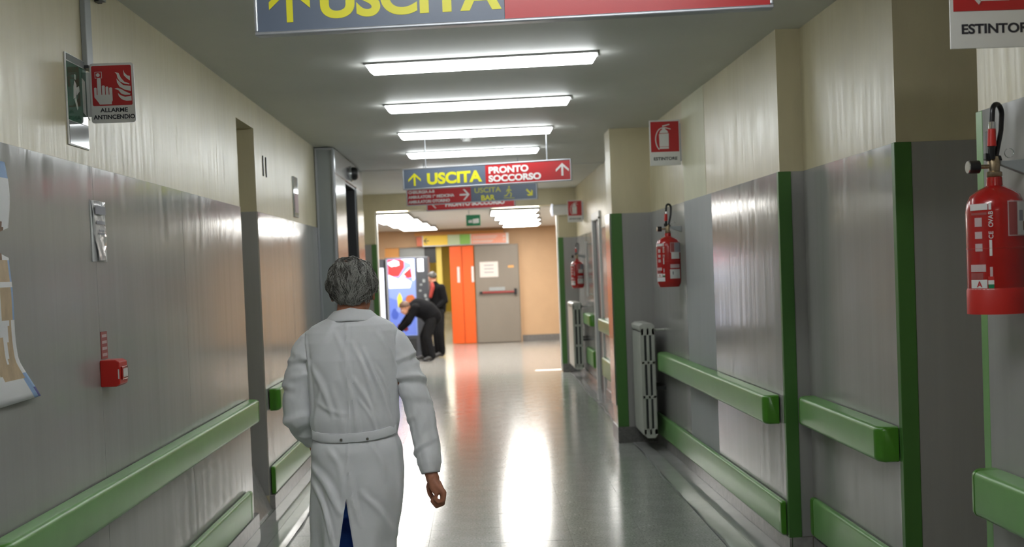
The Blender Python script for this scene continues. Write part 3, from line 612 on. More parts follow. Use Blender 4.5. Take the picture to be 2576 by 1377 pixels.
def extinguisher(label, x, y, wallx, z=1.475, r=.088, ring=False, s=1.0):
    t = thing('fire_extinguisher', label, 'fire extinguisher', (x, y, z))
    H = .40
    prof = [(.0, 0.012), (r * .5, 0.006), (r * .82, .0), (r * .97, .03), (r, .055), (r, H - .075), (r * .97, H - .05), (r * .84, H - .022), (r * .55, H - .004), (r * .28, H + .008), (r * .26, H + .035)]
    if ring: prof = [(0, .03), (r * .98, .03)] + prof[4:]
    MB().lathe(prof, n=40).build('cylinder', M['red'], t, world=False)
    if ring: MB().lathe([(r * .95, 0), (r * 1.03, 0), (r * 1.03, .075), (r * 1.0, .082), (r * .95, .082)], n=40).build('base_ring', M['redbase'], t, world=False)
    MB().lathe([(r + .0008, H * .52), (r + .0014, H * .522), (r + .0008, H * .524)], n=40).build('weld_band', M['redbase'], t, world=False)
    vz = H + .035
    MB().lathe([(.020, 0), (.024, .004), (.024, .016), (.017, .02), (.019, .05), (.015, .066)], base=vz, n=18).build('valve', M['brass'], t, world=False)
    g = MB().tube([(-.018, 0, vz + .035), (-.055, 0, vz + .035)], .007, 10); g.build('gauge_stem', M['brass'], t, world=False)
    MB().tube([(-.050, 0, vz + .035), (-.082, 0, vz + .035)], .021, 20).build('gauge', M['black'], t, world=False)
    MB().tube([(-.082, 0, vz + .035), (-.086, 0, vz + .035)], .019, 20).build('gauge_rim', M['chrome'], t, world=False)
    lz = vz + .062
    MB().prism([(-.022, lz - .01), (-.014, lz - .01), (-.006, lz + .085), (-.022, lz + .085)], -.011, .011, 'y').build('carry_handle', M['black'], t, world=False, bevel=.002)
    MB().prism([(-.030, lz - .006), (.024, lz - .010), (.020, lz + .006), (-.030, lz + .016)], -.010, .010, 'y').build('lever', M['black'], t, world=False, bevel=.002)
    # hose loop: up, over and down into the nozzle
    P = []
    top = vz + .232
    for a in np.linspace(0, PI, 15): P.append((.012 + .022 * math.cos(a), -.004 + .016 * math.cos(a), top - .030 + .030 * math.sin(a)))
    pts = [(.006, .006, vz + .05), (.018, .010, vz + .10), (.030, .012, vz + .15)] + P + [(-.012, -.020, top - .06)]
    MB().tube(pts, .0085, 10).build('hose', M['rubber'], t, world=False)
    MB().tube([(-.012, -.020, top - .058), (-.013, -.021, top - .080)], .0105, 12).build('hose_ferrule', M['chrome'], t, world=False)
    MB().tube([(-.013, -.021, top - .080), (-.015, -.022, top - .135)], [.012, .014], 12).build('nozzle', M['redbase'], t, world=False)
    MB().tube([(-.015, -.022, top - .135), (-.012, -.018, top - .175)], [.010, .008], 12).build('nozzle_clip', M['black'], t, world=False)
    ring_ = [(.045 + .015 * math.cos(a), -.012, vz + .075 + .015 * math.sin(a)) for a in np.linspace(0, 2 * PI, 17)]
    MB().tube(ring_, .0013, 6, cap=False).build('pin_ring', M['chrome'], t, world=False)
    dx = wallx - x
    MB().add([(.016, -.008, vz + .050), (.016, .010, vz + .050), (dx, .014, vz + .055), (dx, -.014, vz + .055), (.016, -.008, vz + .040), (.016, .010, vz + .040), (dx, .014, vz + .005), (dx, -.014, vz + .005)],
             [(0, 1, 2, 3), (7, 6, 5, 4), (0, 4, 5, 1), (1, 5, 6, 2), (2, 6, 7, 3), (3, 7, 4, 0)]).build('wall_bracket', M['greymetal'], t, world=False, bevel=.002)
    # printed labels wrapped on the cylinder (angles measured from -y, positive to the right)
    def lab(a0, a1, z0, z1, m, name='label', lift=.0009):
        n = max(3, int(abs(a1 - a0) / 6)); rg = []
        for rr in (r + .0002, r + lift):
            rg.append([(rr * math.sin(math.radians(a0 + (a1 - a0) * k / n)), -rr * math.cos(math.radians(a0 + (a1 - a0) * k / n))) for k in range(n + 1)])
        vs = [(u, w, zz) for zz in (z0, z1) for rr in rg for u, w in rr]; m_ = n + 1
        fs = []
        for k in range(n):
            fs += [(m_ + k, m_ + k + 1, 3 * m_ + k + 1, 3 * m_ + k), (k + 1, k, 2 * m_ + k, 2 * m_ + k + 1), (2 * m_ + k, 3 * m_ + k, 3 * m_ + k + 1, 2 * m_ + k + 1), (k, k + 1, m_ + k + 1, m_ + k)]
        return MB().add(vs, fs, 0, False).build(name, M[m], t, world=False)
    lab(-78, -38, .33, .35, 'signwhite'); lab(-36, -31, .33, .352, 'signwhite'); lab(-36, -31, .185, .235, 'signwhite')
    lab(-75, -40, .315, .322, 'labelstrip'); 
    for zz, h in ((.278, .028), (.240, .022), (.200, .024)): lab(-66, -50, zz, zz + h, 'pinkprint', 'instruction_picture')
    lab(-80, -44, .135, .158, 'pinkprint'); lab(-80, -50, .112, .132, 'labelstrip'); lab(-36, -31, .120, .150, 'pinkprint')
    lab(-80, -42, .083, .110, 'signwhite'); lab(-40, -29, .095, .108, 'signwhite'); lab(-40, -29, .108, .120, 'redbase'); lab(-40, -29, .083, .095, 'sgreen', 'green_stripe')
    lab(-82, -29, .047 if not ring else .085 - .037, .080, 'paperw')
    lab(0, 66, .275 if not ring else .245, .355, 'pinkprint', 'data_label', .0007); lab(2, 20, .28 if not ring else .248, .352, 'labelstrip', lift=.0011); lab(22, 65, .28 if not ring else .248, .352, 'platewhite' if ring else 'print', lift=.0011)
    if ring: lab(26, 38, .292, .325, 'print', lift=.0013); lab(38, 44, .262, .29, 'pbrown', lift=.0013)
    if not ring:
        lab(4, 52, .225, .278, 'platewhite', lift=.0010); lab(-2, 50, .152, .182, 'pinkprint'); lab(-4, 52, .068, .142, 'platewhite', 'service_tag'); lab(8, 12, .10, .125, 'ink', 'ink_mark', .0014)
    # vertical lettering bent round the cylinder
    for i, ch in enumerate('CE OVAB'):
        if ch == ' ': continue
        o = text(ch, .019, 0, 0, 0, M['signwhite'], t, rot=PI / 2, bold=.0003, align='CENTER', depth=.0006)
        o.data.transform(Matrix.Rotation(math.radians(-31), 4, 'Z') @ Matrix.Translation((.004, -(r + .0005), .245 + i * .0125)))
    o = text('A', .026, 0, 0, 0, M['signred'], t, bold=.0008, align='CENTER', depth=.0006)
    o.data.transform(Matrix.Rotation(math.radians(-58), 4, 'Z') @ Matrix.Translation((0, -(r + .0011), .087)))
    t.scale = (s, s, s); return t
extinguisher('red fire extinguisher on the right wall near the first radiator', 1.534, 9.6, xa(9.6) - .006, r=.097)
extinguisher('large near fire extinguisher at the right edge of the view', 1.658, 3.78, 1.758, 1.462, .090, True)
extinguisher('small distant fire extinguisher above the far radiator', 1.462, 17.7, 1.573, 1.355, .098)

# ------------------------------------------------------------------ radiators
def radiator(label, x0, x1, y0, y1, z0, z1, wall):
    t = thing('radiator', label, 'radiator', ((x0 + x1) / 2, (y0 + y1) / 2, z0))
    n = 8; pitch = (y1 - y0) / n; w = x1 - x0; H = z1 - z0
    c = .035
    out = [(-w / 2 + .006, c), (-w / 2 + c, .0), (w / 2 - .02, 0), (w / 2, .03), (w / 2, H - .03), (w / 2 - .02, H - .004), (0, H), (-w / 2, H - .012), (-w / 2 - .012, H - .04), (-w / 2, H - .075)]
    mb = MB()
    # a section: outline ring with two columns of three slots, built from bars
    d = pitch * .44
    cols = [(-w / 2, -w / 2 + .030), (-.012, .014), (w / 2 - .030, w / 2)]
    rows = [.085, H * .36, H * .66, H - .105]
    for a, b in cols: mb.box(a, b, -d, d, .03, H - .04)
    mb.prism([(-w / 2 + .004, .03), (-w / 2 + c, 0), (w / 2 - .02, 0), (w / 2, .03), (w / 2, .085), (-w / 2 + .004, .085)], -d, d, 'y')
    mb.prism([(-w / 2, H - .105), (w / 2, H - .105), (w / 2, H - .02), (w / 2 - .02, H), (-w / 2 + .02, H), (-w / 2 - .010, H - .02), (-w / 2 - .006, H - .05), (-w / 2, H - .06)], -d, d, 'y')
    for zz in rows[1:3]: mb.box(-w / 2, w / 2, -d, d, zz - .016, zz + .016)
    me = mb.mesh('radiator_section', M['radi'])
    for i in range(n):
        o = bpy.data.objects.new('radiator_section', me); C.objects.link(o); o.parent = t; o.location = (0, y0 + pitch * (i + .5) - (y0 + y1) / 2, 0)
        bv = o.modifiers.new('b', 'BEVEL'); bv.width = .005; bv.segments = 2; bv.limit_method = 'ANGLE'
    # smooth flat outer face joining the sections on the corridor side
    B(x0 - .002, x0 + .006, y0 + .004, y1, z0 + .05, z1 - .075).build('front_plate', M['radi'], t)
    B(x0 + .03, x1 - .03, y0 + .01, y1 - .01, z0 + .06, z1 - .08).build('core', M['darkmetal'], t)
    for zz in (z1 - .06,): MB().tube([(x1 - .06, y0 + .05, zz), (wall, y0 + .05, zz)], .012, 10).build('pipe', M['radi'], t)
    for yy in (y0 + .1, y1 - .1): B(x1 - .01, wall, yy - .015, yy + .015, z0 + .42, z0 + .45).build('wall_hook', M['darkmetal'], t)
    return t
radiator('white column radiator between the far pier and the long handrail', 1.405, 1.530, 10.5, 11.06, .12, 1.14, 1.63)
radiator('distant white radiator below the small far extinguisher', 1.345, 1.485, 17.4, 18.3, .16, 1.15, 1.575)
# vertical grab handle on the far right wall
t = thing('grab_handle', 'long vertical white pull handle beside the dark doorway', 'handle', (1.53, 16.75, 1.2))
MB().tube([(1.52, 16.75, 1.25), (1.52, 16.75, 2.02)], .016, 10).build('bar', M['signwhite'], t)
for z in (1.28, 1.99): MB().tube([(1.52, 16.75, z), (1.576, 16.75, z)], .012, 8).build('standoff', M['chrome'], t)

# ------------------------------------------------------------------ left wall fittings
# cable conduit
t = thing('cable_conduit', 'vertical grey cable conduit above the green wall plate', 'conduit', (XL, 4.96, 2.54))
B(XL, XL + .022, 4.91, 4.985, 2.555, ZC).build('channel', M['greymetal'], t, bevel=.003)
B(XL, XL + .026, 4.905, 4.99, 2.545, 2.556).build('end_piece', M['darkmetal'], t)
MB().tube([(XL + .004, 4.915, 2.55), (XL + .004, 4.91, 2.44), (XL + .004, 4.92, 2.36), (XL + .008, 4.95, 2.34)], .0022, 6).build('wire', M['greymetal'], t)
t = thing('ceiling_bracket', 'small dark fitting at the top of the left wall', 'fitting', (XL, 5.13, 2.86))
B(XL, XL + .03, 5.08, 5.17, 2.868, 2.90).build('plate', M['greymetal'], t); B(XL + .002, XL + .02, 5.10, 5.15, 2.858, 2.868).build('clip', M['black'], t)
# green plate flat on the wall with glossy lower strip
t = thing('wall_plate', 'green emergency plate mounted flat on the left wall', 'sign', (XL, 4.80, 2.215))
B(XL, XL + .006, 4.69, 4.93, 2.214, 2.574).build('backing', M['signwhite'], t, bevel=.002)
B(XL + .006, XL + .008, 4.70, 4.925, 2.312, 2.54).build('green_field', M['dgreen'], t)
B(XL + .006, XL + .008, 4.70, 4.925, 2.22, 2.309).build('glossy_strip', M['mirror'], t)
B(XL + .006, XL + .008, 4.70, 4.925, 2.545, 2.57).build('top_strip', M['mirror'], t)
def pyz(ps, x0, x1, m, parent, name):
    mb = MB()
    for p in ps: mb.prism(p, x0, x1, 'x')
    return mb.build(name, m, parent)
pyz([[(4.87, 2.36), (4.905, 2.35), (4.905, 2.49), (4.87, 2.50)], [(4.76, 2.40), (4.79, 2.41), (4.80, 2.46), (4.78, 2.475), (4.765, 2.45)], [(4.80, 2.42), (4.835, 2.44), (4.83, 2.46), (4.80, 2.45)],
     [(4.77, 2.40), (4.80, 2.36), (4.81, 2.37), (4.79, 2.41)], [(4.78, 2.48), (4.795, 2.48), (4.795, 2.50), (4.78, 2.50)]], XL + .008, XL + .009, M['platewhite'], t, 'pictogram')
# fire alarm sign, projecting
t = thing('fire_alarm_sign', 'ALLARME ANTINCENDIO sign with pointing hand and flames', 'sign', (XL, 4.92, 2.32))
w, h = .178, .242
def P4(x, z): return (XL + .025 + x, 2.322 + z)
mb = MB(); n = 6; rc = .012; o_ = []
for cx, cz, a0 in ((w - rc, rc, -PI / 2), (w - rc, h - rc, 0), (rc, h - rc, PI / 2), (rc, rc, PI)):
    for k in range(n): a = a0 + PI / 2 * k / (n - 1); o_.append(P4(cx + rc * math.cos(a), cz + rc * math.sin(a)))
mb.prism(o_, 4.918, 4.923, 'y').build('plate', M['platewhite'], t)
o_ = []; x0_, x1_, z0_, z1_ = .008, w - .010, .070, h - .010
for cx, cz, a0 in ((x1_ - .006, z0_ + .006, -PI / 2), (x1_ - .006, z1_ - .006, 0), (x0_ + .006, z1_ - .006, PI / 2), (x0_ + .006, z0_ + .006, PI)):
    for k in range(n): a = a0 + PI / 2 * k / (n - 1); o_.append(P4(cx + .006 * math.cos(a), cz + .006 * math.sin(a)))
MB().prism(o_, 4.9168, 4.918, 'y').build('red_field', M['signred'], t)
def f4(pts, ox=0, oz=0, s=1): return [P4(ox + a * s, oz + b * s) for a, b in pts]
sc = w / 560.   # sign drawn in units of 1/560 of its width (x right from the left edge, z up from the foot)
def fu(pts): return [P4(a * sc, b * sc) for a, b in pts]
hand = [fu([(115, 235), (268, 235), (268, 262), (280, 285), (280, 360), (50, 360), (50, 330), (100, 262)]), fu([(50, 350), (50, 445), (60, 453), (72, 453), (82, 445), (82, 350)]), fu([(92, 350), (92, 560), (106, 572), (128, 572), (140, 560), (140, 350)]),
        fu([(150, 350), (150, 468), (158, 478), (178, 478), (187, 468), (187, 350)]), fu([(197, 350), (197, 455), (205, 463), (222, 463), (232, 455), (232, 350)]), fu([(242, 350), (242, 440), (250, 450), (270, 450), (280, 438), (280, 350)])]
ring = [fu([(106 + 24 * math.cos(a), 612 + 24 * math.sin(a)) for a in np.linspace(0, 2 * PI, 20)[:-1]])]
fr_ = [fu([(66, 570), (156, 570), (156, 576), (66, 576)]), fu([(66, 648), (156, 648), (156, 654), (66, 654)]), fu([(66, 576), (72, 576), (72, 648), (66, 648)]), fu([(150, 576), (156, 576), (156, 648), (150, 648)])]
def flame(b):
    c = np.array(b[:4], float); d_ = np.array(b[4:8], float) if len(b) > 7 else None
    return b
fl1 = [[(320, 645), (370, 630), (395, 570), (440, 515), (500, 495), (500, 480), (440, 492), (385, 520), (355, 565), (345, 615)],
       [(430, 670), (445, 630), (480, 595), (510, 590), (510, 530), (470, 560), (435, 600)],
       [(340, 560), (365, 530), (420, 475), (515, 460), (515, 398), (440, 415), (375, 455), (345, 510)],
       [(310, 432), (345, 440), (395, 425), (440, 395), (510, 362), (500, 350), (440, 350), (395, 365), (360, 410)],
       [(350, 375), (385, 345), (440, 325), (520, 335), (520, 275), (455, 272), (395, 295), (360, 335)]]
def tri(poly): return poly
for nm, ps in (('hand_pictogram', hand), ('button_pictogram', ring + fr_), ('flame_pictogram', [fu(p) for p in fl1])):
    mb = MB()
    for i, p in enumerate(ps): mb.prism(p, 4.9155 - .00005 * i, 4.9168, 'y')
    o = mb.build(nm, M['platewhite'], t)
    bm = bmesh.new(); bm.from_mesh(o.data); bmesh.ops.triangulate(bm, faces=bm.faces, ngon_method='EAR_CLIP'); bm.to_mesh(o.data); bm.free()
text('ALLARME', .0235, XL + .025 + w * .52, 2.322 + .044, 4.9175, M['ink'], t, align='CENTER', bold=.0006, sx=1.12, depth=.0006, world=True)
text('ANTINCENDIO', .0235, XL + .025 + w * .52, 2.322 + .016, 4.9175, M['ink'], t, align='CENTER', bold=.0007, sx=1.03, depth=.0006, world=True)
B(XL, XL + .03, 4.9235, 4.929, 2.35, 2.53).build('wall_bracket', M['platewhite'], t)
# leaflet in plastic sleeve
t = thing('leaflet', 'white leaflet in a shiny plastic sleeve on the left wall', 'notice', (XL, 5.0, 1.76))
mb = MB(); rings = []
for i in range(13):
    z = 1.765 + .245 * i / 12; rings.append([(XL + .009 + .012 * (1 - i / 12) ** 2 * (1 - j / 6) + .004 * math.sin(j * 1.7 + i * .8), 4.905 + .175 * j / 6 + .03 * (1 - i / 12) * (1 - j / 6), z) for j in range(7)])
mb.loft(rings, False, False); so = mb.build('sleeve', M['sleeve'], t); q = so.modifiers.new('s', 'SOLIDIFY'); q.thickness = .001
for z0_, z1_, y0_, y1_ in ((1.955, 1.99, 4.93, 5.06), (1.915, 1.928, 4.94, 5.05), (1.885, 1.892, 4.97, 5.03), (1.872, 1.879, 4.96, 5.04)):
    B(XL + .0175, XL + .0185, y0_, y1_, z0_, z1_).build('printed_line', M['print'], t)
B(XL + .0055, XL + .008, 4.90, 5.085, 1.76, 2.012).build('paper_sheet', M['paperw'], t)
# manual call point + strip
t = thing('call_point', 'red fire alarm call point box on the left wall', 'call point', (XL, 4.985, 1.24))
MB().prism([(XL + .005, 1.243), (XL + .068, 1.243), (XL + .084, 1.252), (XL + .086, 1.30), (XL + .084, 1.345), (XL + .068, 1.353), (XL + .005, 1.353)], 4.93, 5.04, 'y').build('housing', M['redbase'], t, bevel=.004)
B(XL + .0855, XL + .092, 4.945, 5.025, 1.27, 1.325).build('glass_surround', M['red'], t, bevel=.003)
B(XL + .0925, XL + .0932, 4.955, 5.015, 1.28, 1.315).build('white_press_plate', M['signwhite'], t)
B(XL + .078, XL + .083, 4.9285, 4.93, 1.275, 1.315).build('edge_lettering_plate', M['signwhite'], t)
t = thing('label_strip', 'narrow red label strip above the red call point', 'label', (XL, 4.99, 1.36))
B(XL + .005, XL + .008, 4.955, 5.035, 1.357, 1.47).build('strip', M['labelstrip'], t)
for i in range(4): B(XL + .008, XL + .0088, 4.965, 5.025, 1.368 + i * .026, 1.380 + i * .026).build('printed_block', M['pinkprint'], t)
# small clips and the narrow plate farther down the left wall
t = thing('wall_tabs', 'pair of thin metal tabs on the cream left wall', 'fitting', (XL, 9.0, 2.43))
for y in (8.93, 9.05): B(XL, XL + .008, y, y + .012, 2.43, 2.58).build('tab', M['darkmetal'], t)
t = thing('wall_plate', 'narrow shiny plate seen edge-on near the lift frame', 'sign', (XL, 10.4, 2.2))
B(XL, XL + .012, 10.33, 10.56, 2.19, 2.54).build('plate', M['mirror'], t, bevel=.002)
B(XL + .012, XL + .014, 10.35, 10.54, 2.23, 2.40).build('lower_field', M['pinkprint'], t)
# poster
t = thing('poster', 'torn paper poster with curled corner at the left edge', 'poster', (XL, 3.7, 1.28))
nx, nz_ = 60, 44; vs = []; fs = []; ms = []
def edge(z):       # right-hand edge of the sheet
    u = (2.08 - z) / .8; return 4.035 + .02 * u + .012 * math.sin(u * 9) + (.14 * max(0, (u - .82) / .18) ** 1.2)
for i in range(nz_ + 1):
    z = 1.285 + .80 * i / nz_; e = edge(z)
    for j in range(nx + 1):
        y = 3.15 + (e - 3.15) * j / nx; u = (2.085 - z) / .8
        curl = .055 * max(0, u - .6) ** 1.3 * (j / nx) ** 2 + .006 * math.sin(u * 14) * (j / nx) ** 3
        vs.append((XL + .008 + curl, y, z - (.02 * (1 - j / nx) if i == 0 else 0)))
for i in range(nz_):
    for j in range(nx):
        a = i * (nx + 1) + j; fs.append((a, a + 1, a + nx + 2, a + nx + 1))
        z = 1.285 + .80 * (i + .5) / nz_; e = edge(z); d_ = e - (3.15 + (e - 3.15) * (j + .5) / nx); u = (2.085 - z) / .8; m_ = 0
        if u < .065: m_ = 2 if d_ < .07 else 0
        elif .26 < u < .42 and .05 + .10 * abs(u - .30) < d_ < .09 + .2 * (u - .26): m_ = 3
        elif .42 <= u < .66 and d_ < .10 and not (.5 < u < .53): m_ = 1 if (d_ > .012) else 2
        elif .40 < u < .48 and d_ < .03: m_ = 2
        elif .66 <= u < .90 and .03 < d_ < .075 + .03 * math.sin(u * 8): m_ = 1
        elif .72 < u < .90 and .10 < d_ < .2: m_ = 1
        elif u >= .88 and d_ < .045: m_ = 4 if (u > .95 and d_ < .02) else 2
        elif .55 < u < .8 and d_ > .22 and math.sin(u * 20 + d_ * 12) > .2: m_ = 1
        ms.append(m_)
mb = MB(); mb.v = vs; mb.f = fs; mb.m = ms; mb.sm = [True] * len(fs)
o = mb.build('sheet', [M['paperw'], M['ptan'], M['pblue'], M['pbrown'], M['pnavy']], t); q = o.modifiers.new('s', 'SOLIDIFY'); q.thickness = .0008

# ------------------------------------------------------------------ lift front on the left
t = thing('lift_front', 'grey metal lift surround standing out from the left wall', 'lift', (-1.5, 13.2, 0))
B(-1.56, -1.395, 11.80, 11.84, 0, ZC - .012).build('side_panel', M['greymetal'], t, bevel=.004)
for a in ((-1.568, -1.548, 11.78, 11.80, 0, ZC - .012), (-1.405, -1.385, 11.78, 11.80, 0, ZC - .012), (-1.548, -1.405, 11.78, 11.80, ZC - .03, ZC - .012)): B(*a).build('edge_trim', M['alu'], t)
B(-1.80, -1.38, 11.842, 12.72, 0, 2.68).build('steel_panel', M['steel'], t, bevel=.003)
B(-1.80, -1.38, 13.90, 14.62, 0, 2.68).build('steel_panel', M['steel'], t, bevel=.003)
B(-1.80, -1.38, 11.842, 14.62, 2.682, ZC - .012).build('header_panel', M['steel'], t, bevel=.003)
B(-1.58, -1.56, 12.72, 13.31, 0, 2.68).build('lift_door', M['greymetal'], t); B(-1.60, -1.58, 13.30, 13.90, 0, 2.68).build('lift_door', M['darkmetal'], t)
for a in ((-1.58, -1.40, 12.72, 12.74, 0, 2.68), (-1.58, -1.40, 13.88, 13.90, 0, 2.68), (-1.58, -1.40, 12.74, 13.88, 2.66, 2.68)): B(*a).build('reveal', M['darkmetal'], t)
t2 = thing('round_indicator', 'black round indicator on the lift header', 'indicator', (-1.38, 13.35, 2.80))
MB().lathe([(.0, 0), (.075, 0), (.075, .05), (.055, .075), (.0, .08)], c=(13.35, 2.80), ax='x', base=-1.38, n=20).build('lens', M['black'], t2)
MB().lathe([(.076, 0), (.088, 0), (.088, .015), (.076, .018)], c=(13.35, 2.80), ax='x', base=-1.38, n=20, cap=False).build('rim', M['chrome'], t2)
#PEOPLE
# ------------------------------------------------------------------ people
def remesh(mb, name, m, parent, voxel=.006, smooth=6, world=True, fac=.5):
    me = mb.mesh('tmp', m); o = bpy.data.objects.new('tmp', me); C.objects.link(o)
    r = o.modifiers.new('r', 'REMESH'); r.mode = 'VOXEL'; r.voxel_size = voxel; r.use_smooth_shade = True
    s_ = o.modifiers.new('s', 'SMOOTH'); s_.iterations = smooth; s_.factor = fac
    me2 = bpy.data.meshes.new_from_object(o.evaluated_get(bpy.context.evaluated_depsgraph_get())); bpy.data.objects.remove(o, do_unlink=True)
    me2.materials.clear(); me2.materials.append(m)
    if world and parent is not None: me2.transform(Matrix.Translation(-Vector(parent.location)))
    p = bpy.data.objects.new(name, me2); C.objects.link(p); p.parent = parent; return p
def limb(mb, pts, rs, n=16, sc=(1, 1)):
    """tapered limb with rounded joints, densified"""
    P = [Vector(p) for p in pts]; Q = []; R = []
    for i in range(len(P) - 1):
        k = 6
        for j in range(k): f = j / k; Q.append(P[i].lerp(P[i + 1], f)); R.append(rs[i] * (1 - f) + rs[i + 1] * f)
    Q.append(P[-1]); R.append(rs[-1])
    mb.tube(Q, R, n, sc=sc)
    for p, r in zip(P, rs): mb.ball(p, r * .99, 8)
def ell(cx, cy, z, a, b, n=64, e=2.3, tilt=0):
    out = []
    for k in range(n):
        t = 2 * PI * k / n; c, s_ = math.cos(t), math.sin(t)
        out.append((cx + a * math.copysign(abs(c) ** (2 / e), c), cy + b * math.copysign(abs(s_) ** (2 / e), s_), z + tilt * c))
    return out
def head(mb, c, r=1.0, d=(0, 1, 0), up=(0, 0, 1)):
    """head with face looking along d; c is the skull centre"""
    d = Vector(d).normalized(); up = Vector(up); sd = d.cross(up).normalized(); up = sd.cross(d).normalized(); c = Vector(c)
    def at(a, b, u): return c + sd * a * r + d * b * r + up * u * r
    def lump(a, b, u, ra, rb, ru):
        t = MB(); t.ball((0, 0, 0), 1, 12); mb.add([at(a + x * ra, b + y * rb, u + z * ru) for x, y, z in t.v], t.f, 0, True)
    lump(0, -.012, .025, .076, .092, .088); lump(0, .030, -.045, .060, .068, .070); lump(0, .052, -.085, .040, .045, .030)
    lump(0, .098, -.020, .012, .016, .026); lump(0, .104, -.038, .016, .014, .011)      # nose
    lump(0, .088, -.066, .026, .012, .006); lump(0, .086, -.076, .022, .012, .006)      # lips
    lump(.030, .078, .012, .022, .012, .008); lump(-.030, .078, .012, .022, .012, .008)  # brows
    for s_ in (-1, 1):
        lump(s_ * .078, -.004, -.018, .008, .020, .032); lump(s_ * .083, -.012, -.006, .008, .016, .018); lump(s_ * .079, .004, -.044, .007, .010, .011)
    return at
def eyes(at, parent, r=1):
    for s_ in (-1, 1):
        p = at(s_ * .029, .082, -.002); MB().ball(p, .0115 * r, 8).build('eye', M['eye'], parent)

# ---- the man in the white coat
man = thing('person', 'grey-haired man in a white coat walking away, seen from behind', 'person', (-.52, 4.80, 0))
HC = (-.508, 4.80, 1.617)
HD = Vector((.16, 1, -.22)).normalized()
b = MB()
at = head(b, HC, 1.06, HD)
b.tube([(-.512, 4.80, 1.60), (-.513, 4.785, 1.53), (-.515, 4.79, 1.44)], [.056, .060, .075], 24)
ty = 4.80
b.loft([ell(-.52, ty, z, a, bb, 40) for z, a, bb in ((1.46, .08, .06), (1.43, .15, .08), (1.36, .165, .095), (1.2, .155, .095), (1.05, .145, .09), (.95, .155, .10), (.85, .16, .11), (.78, .13, .09))])
# arms: left (screen left, hand forward) and right (hanging)
limb(b, [(-.685, 4.80, 1.38), (-.745, 4.83, 1.12), (-.708, 4.93, .985)], [.048, .038, .028])
limb(b, [(-.355, 4.80, 1.38), (-.275, 4.79, 1.12), (-.222, 4.71, .872)], [.048, .038, .027])
# right hand: palm, four curled fingers, thumb
wx, wy, wz = -.222, 4.71, .872
limb(b, [(wx, wy, wz), (-.214, 4.70, .845)], [.026, .027])
for k, oy in enumerate((-.034, -.012, .010, .032)):           # little finger is nearest the camera
    kx, kz = -.176 + .004 * (k == 0), .792 - .004 * k + (.006 if k == 0 else 0)
    b.tube([(-.214, 4.70 + oy * .55, .850), (-.197, 4.695 + oy * .8, .822), (kx, 4.69 + oy, kz)], [.015, .0165, .0125], 12)
    b.tube([(-.219, 4.70 + oy * .55, .850), (-.212, 4.695 + oy * .8, .815), (-.196, 4.69 + oy, .790)], [.014, .0145, .0105], 12)
    b.ball((kx, 4.69 + oy, kz), .0118, 8)
    r_ = (.0080, .0090, .0094, .0088)[k]; ln = (.80, .95, 1.0, .92)[k]
    limb(b, [(kx, 4.69 + oy, kz), (kx - .004 * ln, 4.688 + oy, kz - .036 * ln), (kx - .028 * ln, 4.69 + oy, kz - .045 * ln), (kx - .044 * ln, 4.692 + oy, kz - .026 * ln), (kx - .036 * ln, 4.692 + oy, kz - .012 * ln)], [.0120, r_ * 1.15, r_ * 1.08, r_ * .98, r_ * .85], 12)
limb(b, [(-.220, 4.715, .838), (-.232, 4.730, .812), (-.231, 4.734, .786), (-.219, 4.730, .762)], [.016, .0130, .0112, .0095], 12)
# left hand, loosely curled in front of the hip
limb(b, [(-.708, 4.93, .985), (-.704, 4.945, .955)], [.026, .026])
for k, oy in enumerate((-.030, -.010, .010, .030)):
    limb(b, [(-.702, 4.945 + oy * .5, .955), (-.700, 4.955 + oy, .915), (-.698, 4.958 + oy, .880), (-.684, 4.958 + oy, .856), (-.670, 4.956 + oy, .862)], [.014, .0115, .0092, .0085, .0075], 12)
limb(b, [(-.690, 4.965, .95), (-.678, 4.985, .925), (-.672, 4.985, .90)], [.014, .0105, .0085], 12)
# legs and feet
limb(b, [(-.60, 4.82, .88), (-.60, 4.90, .50), (-.60, 4.78, .10)], [.075, .058, .042]); limb(b, [(-.47, 4.80, .88), (-.47, 4.74, .50), (-.46, 4.60, .12)], [.075, .058, .042])
b.tube([(-.60, 4.74, .055), (-.60, 4.90, .035), (-.60, 4.99, .028)], [.040, .040, .026], 14); b.tube([(-.44, 4.56, .075), (-.44, 4.70, .035), (-.44, 4.80, .028)], [.040, .040, .026], 14)
remesh(b, 'body', M['skin'], man, .0042, 3)
eyes(at, man)

# coat: one sheet with a back slit, displaced by real folds
TZ = [(1.512, -.512, .066, .058, 4.795), (1.497, -.512, .098, .078, 4.795), (1.482, -.513, .132, .092, 4.795), (1.465, -.516, .162, .104, 4.797), (1.440, -.519, .185, .114, 4.80), (1.40, -.521, .193, .124, 4.80), (1.33, -.522, .190, .133, 4.80),
      (1.25, -.522, .183, .130, 4.80), (1.15, -.522, .178, .120, 4.80), (1.06, -.522, .173, .113, 4.80), (1.02, -.521, .172, .112, 4.80), (.96, -.521, .180, .120, 4.80), (.88, -.520, .187, .128, 4.80), (.80, -.523, .186, .134, 4.80),
      (.70, -.535, .179, .136, 4.80), (.60, -.546, .168, .138, 4.80), (.50, -.550, .166, .142, 4.80), (.44, -.550, .168, .145, 4.80)]
TZ = np.array(TZ)[::-1]
def prof(z):
    return [float(np.interp(z, TZ[:, 0], TZ[:, i])) for i in (1, 2, 3, 4)]
